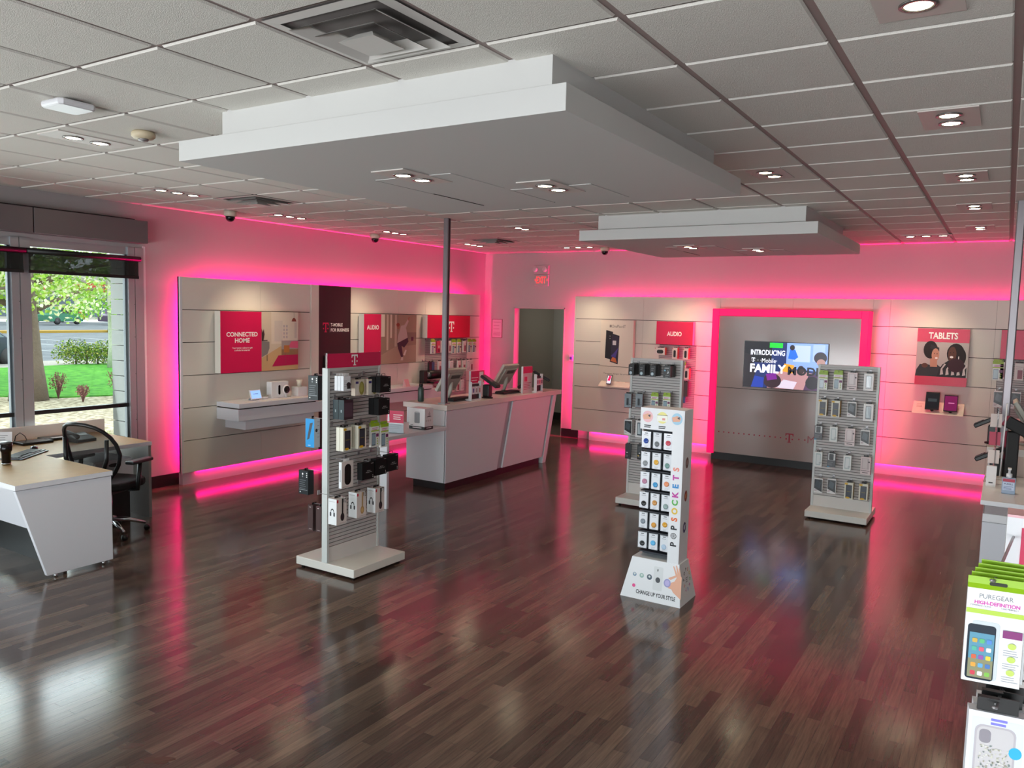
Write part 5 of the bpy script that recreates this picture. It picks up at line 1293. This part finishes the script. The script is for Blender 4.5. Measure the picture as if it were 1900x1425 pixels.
# audio shelf
q = on_shelf(738, 707)
o = MB().box(-.045, .045, -.05, .05, 0, .20, mat('#1c1416', .6)).build('tower_speaker', bevel=.012, loc=(-6.45, q.y, SZ)); tag(o, 'tall black box speaker on the audio shelf', 'speaker')
q = on_shelf(762, 706)
t = thing('portable_speaker', 'large black barrel shaped portable speaker on audio shelf', 'speaker', (-6.42, q.y, SZ + .03), 0)
MB().lathe([(.05, -.16), (.068, -.14), (.068, .14), (.05, .16)], (0, 0, .10), m_black, 26, axis=1).build('body', t); MB().lathe([(.045, -.163), (.02, -.165), (0, -.168)], (0, 0, .10), m_steel, 24, axis=1).build('end_cap', t); MB().box(-.12, .14, -.19, .19, -.029, 0.0, m_blackg).build('base_tray', t)
q = on_shelf(778, 706)
t = thing('headphones_stand', 'black over ear headphones on a stand at the shelf end', 'headphones', (-6.30, q.y + .03, SZ))
P = [(0, .075 * math.cos(a), .14 + .085 * math.sin(a)) for a in [PI * k / 12 for k in range(13)]]
MB().tube(P, .008, mat('#2a1a1c', .4)).build('headband', t)
for s in (-1, 1): MB().lathe([(.02, -.012), (.038, -.010), (.038, .012), (.02, .014)], (0, s * .072, .11), m_black, 20, axis=1).build('ear_cup', t)
MB().tube([(0, 0, 0), (0, 0, .21)], .006, m_clear).build('stand', t)
q = on_shelf(731, 715)
c = MB(); c.prism([(-.03, 0), (.04, 0), (-.01, .11)], 1, -.05, .05, mat('#d9a9ac', .5)); o = c.build('price_stand', loc=(-6.28, q.y, SZ)); tag(o, 'small pink slanted price stand on the audio shelf', 'price card')

# ------------------------------------------------------------------ right hand counter
t = thing('cash_counter', 'white cash counter at the right picture edge, seen end on', 'counter', (1.19, 5.30, 0))
MB().box(-.02, .64, -.02, 2.70, .935, .998, mat('#ddd2cc', .25)).build('counter_top', t, .003)
MB().box(.01, .60, .0, .02, .09, .935, mat('#d9c3b6', .4)).build('end_panel', t, .002)
for a, b in ((0, 1.30), (1.36, 2.43)):
    c = MB(); c.prism([(a + (0 if a == 0 else -.19), .09), (b - .19, .09), (b, .93), (a, .93)], 0, 0, .022, m_lam); c.build('front_panel', t, .002)
MB().box(.025, .56, .02, 2.4, .095, .93, mat('#6f6a6c', .5)).build('carcass', t); MB().box(.035, .5, .04, 2.2, 0, .092, m_black).build('kick_plate', t)
t = thing('service_table', 'lower white service cabinet in front of the right counter', 'table', (1.19, 4.05, 0))
MB().box(-.02, .64, -.01, 1.225, .725, .76, m_white).build('table_top', t, .003)
MB().box(.01, .60, .012, 1.2, .66, .725, mat('#8d8284', .25)).build('drawer_gap', t)
MB().box(.0, .62, .0, 1.21, .60, .66, m_white).build('drawer_band', t, .002)
MB().box(.0, .62, .0, 1.21, .02, .598, mat('#cfd0d8', .35)).build('cabinet', t, .002)
q = floor_at(1870, 916, .76)
t = thing('sanitizer_bottle', 'clear blue hand sanitizer bottle with white pump on right counter', 'bottle', (q.x, q.y, .7605), 0)
c = MB(); c.box(-.045, .045, -.022, .022, 0, .125, mat('#9fb2cc', .15, alpha=.8)); c.frame((-.045, -.0222, 0), (1, 0, 0), (0, 0, 1)); c.rect(.006, .095, .084, .118, mat('#b02c48', .4)); c.rect(.008, .03, .082, .093, mat('#b7c3da', .3)); c.text('PURELL', .045, .078, .012, mat('#26335e', .4), width=.06, bold=.02); c.lines(.012, .078, .06, 3, .01, .004, mat('#5c6c94', .4)); c.build('bottle', t, .004)
MB().lathe([(.016, .125), (.020, .13), (.020, .155), (.008, .16), (.008, .19)], (0, 0, 0), m_white, 18).build('collar', t); c = MB(); c.box(-.012, .012, -.035, .012, .188, .202, m_white); c.build('pump', t, .003)
q = floor_at(1840, 898, .76)
c = MB().box(0, .14, -.08, .08, 0, .035, mat('#d9cfc6', .35)); c.box(.02, .12, -.07, .0, .035, .055, mat('#b9b0a8', .35)); o = c.build('receipt_printer', bevel=.003, loc=(1.20, q.y + .10, .7605)); tag(o, 'low beige card device on the right service table', 'card device')
payment_stand('black payment terminal tilted over the edge of right counter', 1.215, 5.52, .999, PI - .1)
payment_stand('black payment terminal low on the right service table', 1.25, 5.10, .7605, PI - .1)
pos_monitor('grey cash monitor tilted back on the right counter', 1.53, 5.66, .999, PI)
t = thing('brochure_rack', 'tall clear brochure rack with pink leaflets, right service table', 'display rack', (1.235, 4.88, .7605), .1)
MB().box(-.07, .07, -.03, .05, 0, .01, m_clear).build('base', t); MB().box(-.004, .002, -.04, .06, .01, .62, m_clear).build('back_plate', t)
for k in range(3): c = MB(); c.box(-.05 + .0, .03, -.02, -.012, .16 + k * .15, .27 + k * .15, mat(['#d9c9c4', '#b0304e', '#c8b8b4'][k], .4)); c.build('leaflet', t)
MB().tube([(.045, 0, .01), (.06, 0, .66)], .006, m_white, 8).build('upright', t)
t = thing('phone_dock', 'black upright device dock beside the sanitizer on right counter', 'device dock', (1.345, 5.02, .7605), .2)
c = MB(); c.box(-.045, .05, -.04, .04, 0, .42, m_black); c.build('body', t, .01); c = MB(); c.X = Matrix.Translation((0, 0, .42)) @ Matrix.Rotation(.5, 4, 'Y'); c.box(-.09, .12, -.05, .05, 0, .10, m_black); c.build('head', t, .01)
c = MB().box(-.035, .035, -.02, .02, 0, .16, mat('#d9d5d6', .35)); c.frame((-.035, -.0202, 0), (1, 0, 0), (0, 0, 1)); c.lines(.02, .05, .03, 1, .01, .01, m_ink); c.box(-.03, .03, -.05, .05, -.0, .004, m_white)
o = c.build('small_carton', loc=(1.222, 4.72, .7605)); tag(o, 'slim white upright carton at the left edge of right table', 'box')

# ------------------------------------------------------------------ stand in the right foreground
S4 = gondola('slat_stand', 'white slatted stand cut by the right edge of the picture', 1.585, -.49, 0); BACKP[S4.name] = -.515
c = MB(); c.box(-.30, .30, -.045, -.038, 1.46, 1.60, m_white); c.box(-.27, .27, -.048, -.045, 1.485, 1.575, m_mag2); c.box(-.30, .30, -.05, .03, 1.598, 1.604, mat('#dba9b0', .4)); c.build('header_sign', S4)
# lime topped glass protector packs, close enough to show their print


def glass_pack(x, y, z, rz, lab, full):
    t = thing('screen_protector_pack', lab, 'pack', (x, y, z), rz, 'lime topped packs in the right foreground'); w_, h, d = .097, .186, .008
    gm = mat('#8db713', .4)
    c = MB(); c.box(-w_ / 2, w_ / 2, -.002, .0, 0, .022, gm); c.hexa([(-w_ / 2, -d, -.0), (w_ / 2, -d, -.0), (w_ / 2, .0, 0), (-w_ / 2, .0, 0)], [(-w_ / 2, -.002, .008), (w_ / 2, -.002, .008), (w_ / 2, 0, .008), (-w_ / 2, 0, .008)], gm); c.frame((-w_ / 2, -.0022, 0), (1, 0, 0), (0, 0, 1)); c.rrect(.036, .007, .066, .014, .003, mat('#1c2410', .6)); c.build('hang_tab', t)
    c = MB(); c.box(-w_ / 2, w_ / 2, -d, 0, -h, 0, mat('#e4e6e8', .3)); c.frame((-w_ / 2, -d, -h), (1, 0, 0), (0, 0, 1))
    c.frame((w_ / 2, -d, -h), (0, 1, 0), (0, 0, 1)); c.rect(0, 0, d, h, mat('#8a6a34', .4)); c.frame((-w_ / 2, -d, -h), (1, 0, 0), (0, 0, 1))
    if full:
        c.text('PUREGEAR', w_ * .5, h * .925, .009, mat('#5a5d66', .4), width=w_ * .58, bold=.0, res=4); c.text('HIGH-DEFINITION', w_ * .52, h * .855, .0075, mat('#c43aa0', .4), width=w_ * .78, bold=.04, res=4)
        c.text('TEMPERED GLASS', w_ * .24, h * .82, .0032, mat('#4a4d55', .4), width=w_ * .36, bold=0, res=2); c.text('CASE FRIENDLY', w_ * .74, h * .82, .0032, mat('#4a4d55', .4), width=w_ * .30, bold=0, res=2)
        c.rect(0, h * .735, w_, h * .785, mat('#a8c636', .4)); c.lines(w_ * .15, w_ * .85, h * .772, 2, .004, .0016, mat('#dfe8b8', .4))
        c.rrect(w_ * .12, h * .04, w_ * .60, h * .66, .006, mat('#c6ced2', .2)); c.rrect(w_ * .05, h * .03, w_ * .54, h * .62, .006, mat('#1f2a36', .2)); c.rect(w_ * .09, h * .05, w_ * .52, h * .53, mat('#5d93ab', .2)); c.rect(w_ * .09, h * .05, w_ * .52, h * .25, mat('#8a8a6c', .2))
        cs = ['#c8384a', '#d9dde0', '#7ab648', '#d99a3a', '#5aa0d0', '#3f6fb0', '#c85a3a', '#8a4aa0', '#d8c23a', '#4aa890', '#d0506a', '#e0e0e0', '#c0a040', '#50b070', '#4a80c8']
        for i in range(5):
            for j in range(3): c.rrect(w_ * (.14 + j * .125), h * (.075 + i * .088), w_ * (.14 + j * .125) + .0085, h * (.075 + i * .088) + .0085, .002, mat(cs[(i * 3 + j) % 15], .3))
        c.rect(w_ * .65, h * .52, w_ * .98, h * .60, mat('#7a1468', .4)); c.lines(w_ * .7, w_ * .93, h * .57, 1, .01, .003, m_txt)
        for i in range(3): c.ell(w_ * .82, h * (.44 - i * .14), .007, .006, mat('#b8cc5c', .4)); c.lines(w_ * .68, w_ * .97, h * (.39 - i * .14), 3, .0045, .0015, mat('#9a9da4', .4), seed=i)
    c.build('card', t)


q = at(1, -.93, 1849, 1094)
for k in range(5): glass_pack(q.x + .005 * k, -.93 + k * .018, q.z + .004 * k, .13 - k * .02, 'lime topped glass protector pack, right foreground, %s' % ['frontmost', 'second from front', 'third from front', 'fourth from front', 'last on hook'][k], k == 0)
q2 = at(1, -.92, 1853, 1326); w_, h, d = .100, .19, .030
for k in range(3):
    t = thing('phone_case_box', 'white glitter case box in right foreground, %s on the hook' % ['first', 'second', 'third'][k], 'box', (q2.x + .006 * k, -.92 + k * .036, q2.z), .13 - .03 * k, 'glitter case boxes in the right foreground')
    c = MB(); c.box(-w_ / 2, w_ / 2, 0, d, -h, 0, mat('#dfe0e6', .35)); c.frame((-w_ / 2, 0, -h), (1, 0, 0), (0, 0, 1))
    if k == 0:
        c.rect(.006, .0, w_ - .006, h * .94, mat('#d3d9e6', .3)); c.rrect(.012, .006, .082, .165, .014, mat('#b4aeb4', .25)); c.rrect(.016, .010, .078, .161, .012, mat('#c4c0c2', .25)); c.rrect(.020, .128, .040, .156, .008, mat('#8f8a92', .2))
        rg = random.Random(5)
        for i in range(220):
            x_, y_ = rg.uniform(.020, .074), rg.uniform(.014, .124); s_ = rg.uniform(.001, .003); c.ell(x_, y_, s_, s_ * .7, mat(rg.choice(['#e8e6d8', '#bcb8a8', '#8f9a98', '#f2f0e6', '#d0cdbf']), .15, metal=.3), 6, rot=rg.uniform(0, 3), lift=.0022)
        c.text('Casetify', .058, .182, .010, mat('#7a6ae0', .4), width=.03, bold=.02) if False else c.lines(.038, .066, .180, 2, .008, .005, mat('#7a78e8', .4), jag=.1)
        c.ell(.082, .118, .011, .012, mat('#2aa8d8', .4)); c.lines(.077, .087, .121, 2, .004, .0015, m_txt); c.lines(.03, .07, .07, 1, .01, .008, mat('#7a9ae8', .4), jag=.1)
    c.build('carton', t)
    c = MB(); c.box(-.036, .034, .008, .012, 0, .03, m_black); c.box(-.036, -.0, -.002, .008, .026, .030, m_black); c.build('hang_clip', t)
    c = MB(); c.ell = c.ell; c.lathe([(.003, 0), (.003, -.004), (0, -.005)], (-.005, .008, .018), m_steel, 10, axis=1); c.build('clip_rivet', t)
for (hx, hz, fy) in ((q.x, q.z + .018, -.95), (q2.x, q2.z + .02, -.95)):
    c = MB(); c.tube([(hx - .01, fy, hz + .004), (hx - .005, fy + .01, hz), (hx + .03, BACKP[S4.name], hz)], .003, m_steel, 8); c.box(hx + .015, hx + .045, BACKP[S4.name] - .004, BACKP[S4.name] + .002, hz - .015, hz + .03, m_steel)
    o = c.build('hook', S4); o.data.transform(Matrix.LocRotScale(S4.location, S4.rotation_euler, None).inverted())

# ------------------------------------------------------------------ outdoors
def ground_mat(c1, c2, sc, sc2=60, bump=.3):
    m = bpy.data.materials.new('ground'); m.use_nodes = True; nt = m.node_tree; b = nt.nodes['Principled BSDF']; tc = nt.nodes.new('ShaderNodeTexCoord')
    n = nt.nodes.new('ShaderNodeTexNoise'); n.inputs['Scale'].default_value = sc; n.inputs['Detail'].default_value = 8; r = nt.nodes.new('ShaderNodeValToRGB')
    r.color_ramp.elements[0].position = .35; r.color_ramp.elements[1].position = .65
    r.color_ramp.elements[0].color = (*lin(c1), 1); r.color_ramp.elements[1].color = (*lin(c2), 1)
    nt.links.new(tc.outputs['Object'], n.inputs['Vector']); nt.links.new(n.outputs['Fac'], r.inputs[0]); nt.links.new(r.outputs[0], b.inputs['Base Color']); b.inputs['Roughness'].default_value = .95
    bp = nt.nodes.new('ShaderNodeBump'); bp.inputs['Strength'].default_value = bump; nt.links.new(n.outputs['Fac'], bp.inputs['Height']); nt.links.new(bp.outputs[0], b.inputs['Normal'])
    b.inputs['Specular IOR Level'].default_value = .1
    return m


GZ = -.1
struct(MB().box(-100, 60, -60, 100, -.5, GZ - .08, ground_mat('#5c6064', '#6c7073', .8, bump=.05)), 'ground_asphalt')
def gpoly(pts, z, m, name): c = MB(); c.prism(pts, 2, -.3, z, m); return struct(c, name)
# direction along the lawn edge
gpoly([(-6.98, -20), (-6.98, 14), (-16.9, 14), (-16.6, 8.0), (-17.0, 6.9), (-18.4, 6.0), (-20, -20)], GZ, ground_mat('#7d705b', '#c4b8a2', 9, bump=.6), 'ground_gravel')
gpoly([(-16.9, 20), (-16.6, 8.0), (-17.0, 6.9), (-18.4, 6.0), (-20, -20), (-27.5, -20), (-26.3, 9), (-26.6, 13.5), (-26.4, 20)], GZ + .03, ground_mat('#35702a', '#5a9a38', 6, bump=.5), 'ground_lawn')
gpoly([(-27.5, -20), (-26.3, 9), (-26.6, 13.5), (-26.4, 20), (-29, 20), (-29, -20)], GZ + .02, mat('#8f8b82', .9, noise=.1, nscale=3), 'ground_kerb')
gpoly([(-60, 20), (-62, 60), (-63.5, 60), (-61.5, 20)], GZ + .1, mat('#9a7a2a', .8), 'kerb_yellow')
c = MB()
for k in range(9): c.box(-52 + k * .1, -36, 14 + k * 3.1, 14.12 + k * 3.1, GZ - .079, GZ - .07, mat('#a0a3a3', .8))
struct(c, 'parking_lines')


def leaf_cloud(c, cx, cy, cz, r, n, s, mats, seed, flat=1):
    g = random.Random(seed)
    for i in range(n):
        v = Vector((g.gauss(0, 1), g.gauss(0, 1), g.gauss(0, 1) * flat)).normalized() * r * g.random() ** .4; p = Vector((cx, cy, cz)) + v
        a = Vector((g.gauss(0, 1), g.gauss(0, 1), g.gauss(0, 1))).normalized(); b = a.orthogonal().normalized() * s * g.uniform(.6, 1.2); a = a * s * g.uniform(.6, 1.2)
        c.add([p - a, p + b * .6, p + a, p - b * .6], [(0, 1, 2, 3)], g.choice(mats))


gl = [mat('#8fb838', .7), mat('#a4c850', .7), mat('#7aa63a', .7), mat('#c8d49c', .7), mat('#dce4c0', .7)]
bark = mat('#6a5c4e', .95, noise=.35, bump=1, nscale=18)
def tree(lab, x, y, h, r0, crown, seed, lm, bm, n, s=.09):
    t = thing('leafy_tree', lab, 'tree', (x, y, GZ)); g = random.Random(seed)
    c = MB(); pts = []
    for k in range(7): pts.append((.02 * math.sin(k * 1.3), .03 * math.cos(k) - .03, h * k / 6))
    c.tube(pts, [r0 * (1.25 - .85 * k / 6) if k else r0 * 1.5 for k in range(7)], bm, 14); c.build('trunk', t)
    c = MB()
    for k in range(14):
        a = g.uniform(0, 2 * PI); z0 = h * g.uniform(.35, .9); L = crown * g.uniform(.6, 1.0)
        c.tube([(0, 0, z0), (math.cos(a) * L * .5, math.sin(a) * L * .5, z0 + L * .18), (math.cos(a) * L, math.sin(a) * L, z0 + L * g.uniform(.05, .5))], [r0 * .3, r0 * .16, .012], bm, 6)
    c.build('branches', t)
    c = MB()
    for k in range(34):
        a = g.uniform(0, 2 * PI); rr = crown * g.random() ** .5; z = h * g.uniform(.42, 1.25)
        leaf_cloud(c, math.cos(a) * rr, math.sin(a) * rr, z, crown * .28, n, s, lm, seed * 50 + k, .7)
    c.build('foliage', t)


q = at(0, -17.2, 72, 700)
tree('large spring green tree with thick trunk outside the window', -17.0, 6.36, 5.2, .27, 3.0, 3, gl, bark, 620, .058)
tree('pale barked young tree outside at the right window edge', -24.5, 12.9, 4.6, .16, 1.5, 8, gl, mat('#b9b5a8', .9, noise=.4, nscale=25), 160, .06)
tree('leafy green tree outside beyond the left window pane', -22.5, 6.2, 5.6, .2, 2.6, 12, gl[:3] + [gl[3]], bark, 260, .065)
t = thing('round_hedge', 'clipped green yellow hedge at the edge of the lawn', 'hedge', (-26.0, 13.3, GZ))
c = MB(); hg = [mat('#5d7a22', .8), mat('#7c8f2c', .8), mat('#46641c', .8), mat('#94953c', .8)]
for k in range(7): leaf_cloud(c, -.9 + .3 * k * .7, -.7 + .3 * k * .8, .42 + .08 * math.sin(k * 2), .5, 420, .045, hg, 90 + k, .8)
c.build('foliage', t); c = MB()
for k in range(6): c.tube([(-.7 + k * .25, -.5 + k * .25, 0), (-.7 + k * .25, -.5 + k * .25, .5)], .03, bark, 6)
c.build('stems', t)
for k, (x, y, h, lab) in enumerate(((-16.9, 6.95, .62, 'leafless reddish shrub right of the tree trunk'), (-15.9, 6.95, .40, 'small low reddish shrub in the gravel centre'), (-16.3, 8.0, .68, 'leafless reddish shrub at the right window side'))):
    t = thing('garden_shrub', lab, 'shrub', (x, y, GZ), 0, 'reddish shrubs in the gravel'); g = random.Random(k + 40)
    c = MB()
    for q in range(26):
        a = g.uniform(0, 2 * PI); r = g.uniform(.05, .3) * h; c.tube([(0, 0, 0), (math.cos(a) * r * .6, math.sin(a) * r * .6, h * .5), (math.cos(a) * r * 1.2, math.sin(a) * r * 1.2, h * g.uniform(.7, 1))], [.012, .008, .004], mat('#6b4440', .9), 5)
    c.build('twigs', t)
    c = MB(); leaf_cloud(c, 0, 0, h * .62, h * .36, 260, .022, [mat('#8a5a50', .8), mat('#74483f', .8), mat('#a07468', .8)], 60 + k); c.build('leaves', t)
for k, (x, y) in enumerate(((-9.3, 3.75), (-8.6, 1.4))):
    t = thing('grass_clump', ['bright green grass clump just outside beside the chair', 'bright green grass clump outside at the left edge'][k], 'grass clump', (x, y, GZ), 0, 'grass clumps outside'); c = MB(); g = random.Random(k)
    for q in range(420):
        a = g.uniform(0, 2 * PI); r = g.uniform(0, .35); h = g.uniform(.15, .42); p = Vector((math.cos(a) * r * .5, math.sin(a) * r * .5, 0)); e = Vector((math.cos(a) * r * 1.5, math.sin(a) * r * 1.5, h)); c.add([p, p + Vector((.012, .006, 0)), e], [(0, 1, 2)], hg[q % 2] if q % 3 else gl[0])
    c.build('blades', t)
# parked car at the left window edge
t = thing('parked_car', 'dark blue grey car parked outside at the left edge', 'car', (-28.6, 9.7, GZ - .08), math.radians(18))
cm = mat('#3a4250', .2, metal=.4, coat=.6); c = MB()
side = [(-2.2, .35), (-2.25, .75), (-1.9, .95), (-1.1, 1.0), (-.6, 1.40), (.7, 1.45), (1.4, 1.05), (2.1, .95), (2.25, .6), (2.2, .3)]
c.prism(side, 0, -.85, .85, cm); c.build('body', t, .06)
c = MB()
for s in (-1, 1): c.prism([(-1.0, 1.0), (-.55, 1.35), (.65, 1.38), (1.25, 1.03)], 0, s * .855, s * .865, mat('#7c8890', .1))
c.prism([(-1.18, 1.0), (-.66, 1.40), (-.60, 1.38), (-1.1, .99)], 0, -.72, .72, mat('#8c98a0', .1)); c.build('windows', t)
for sx in (-1, 1):
    for yy in (-1.4, 1.4):
        MB().lathe([(.0, -.11), (.32, -.11), (.34, 0), (.32, .11), (0, .11)], (sx * .78, yy, .33), m_dark, 22, axis=0).build('wheel', t)
c = MB(); c.box(-.26, .26, -2.32, -2.27, .55, .72, mat('#2a8a80', .5)); c.build('license_plate', t)
c = MB(); c.box(-.8, -.5, -2.27, -2.2, .72, .85, mat('#a8a8a8', .2)); c.box(.5, .8, -2.27, -2.2, .72, .85, mat('#a8a8a8', .2)); c.build('lights', t)
# distant shopping strip, cart corral and parked vehicles
t = thing('store_building', 'distant low store with a red band across the parking lot', 'building', (-112, 62, GZ))
MB().box(-3, 3, -30, 30, 0, 7, mat('#8f8a80', .9)).build('wall', t); MB().box(3.0, 3.4, -30, 30, 4.0, 5.2, mat('#9c3324', .8)).build('red_band', t); MB().box(3.0, 3.1, -28, 28, .4, 3.2, mat('#3c4650', .3)).build('shop_windows', t)
t = thing('cart_corral', 'dark green metal cart corral frame on the parking lot', 'cart corral', (-60.5, 35.8, GZ)); gm = mat('#1d4a3c', .5)
for k, (a, b) in enumerate((((0, -1, 0), (0, -1, 3.2)), ((0, 1, 0), (0, 1, 3.2)), ((0, -1, 3.2), (0, 1, 3.2)), ((0, -1.6, .15), (0, 1.6, .15)))): MB().tube([a, b], .12, gm, 8).build('rail', t)
for k, (x, y, col, lab) in enumerate(((-84, 43.0, '#20684a', 'distant green vehicle across the parking lot'), (-84, 49.5, '#4a3c50', 'distant dark purple car across the parking lot'), (-96, 50, '#c8492a', 'distant orange red van across the parking lot'))):
    t = thing('distant_car', lab, 'car', (x, y, GZ), .3, 'distant vehicles'); MB().prism([(-2.2, .3), (-2.2, 1.0), (-1.2, 1.2), (-.8, 1.9), (1.0, 1.9), (1.6, 1.2), (2.2, 1.0), (2.2, .3)], 0, -.9, .9, mat(col, .4)).build('body', t, .08)
    MB().box(.9, .93, -.8, 1.2, 1.2, 1.75, m_dark).build('windows', t)
    for s in (-1.3, 1.3): MB().lathe([(0, -.1), (.36, -.1), (.36, .1), (0, .1)], (.85, s, .36), m_dark, 16, axis=0).build('wheel', t)
for k in range(7):
    tree_x, tree_y = -88 - (k % 2) * 5, 6 + k * 13
    t = thing('distant_tree', 'distant hazy green tree above the parking lot, %s from left' % OR(k), 'tree', (tree_x, tree_y, GZ), 0, 'distant trees beyond the parking lot')
    MB().tube([(0, 0, 0), (0, 0, 6)], .4, bark, 8).build('trunk', t); c = MB()
    for q in range(6): leaf_cloud(c, math.cos(q) * 2.5, math.sin(q) * 2.5, 8 + q % 3 * 2, 3.4, 160, .5, [mat('#4a6a34', .8), mat('#5f7d48', .8), mat('#75905c', .8)], 400 + k * 9 + q)
    c.build('foliage', t)
# worn amber stains on the floor boards
for k, (px, py, sz) in enumerate(((245, 1384, .05), (292, 1410, .07), (532, 1060, .035), (225, 1424, .03))):
    q = floor_at(px, py, 0); g = random.Random(k + 5); c = MB(); P = []
    for a in range(14):
        r = sz * g.uniform(.45, 1.0); P.append((r * 1.3 * math.cos(a * PI / 7), r * .6 * math.sin(a * PI / 7)))
    c.prism(P, 2, .0002, .0006, mat('#4a2a1e', .25)); o = c.build('floor_stain', loc=(q.x, q.y, 0), rotz=.6)
    tag(o, ['small amber stain on the floor near the bottom left corner', 'larger amber stain on the floor right of the small one', 'faint amber stain on the floor left of the T sign stand', 'amber stain on the floor cut by the bottom picture edge'][k], 'stain')
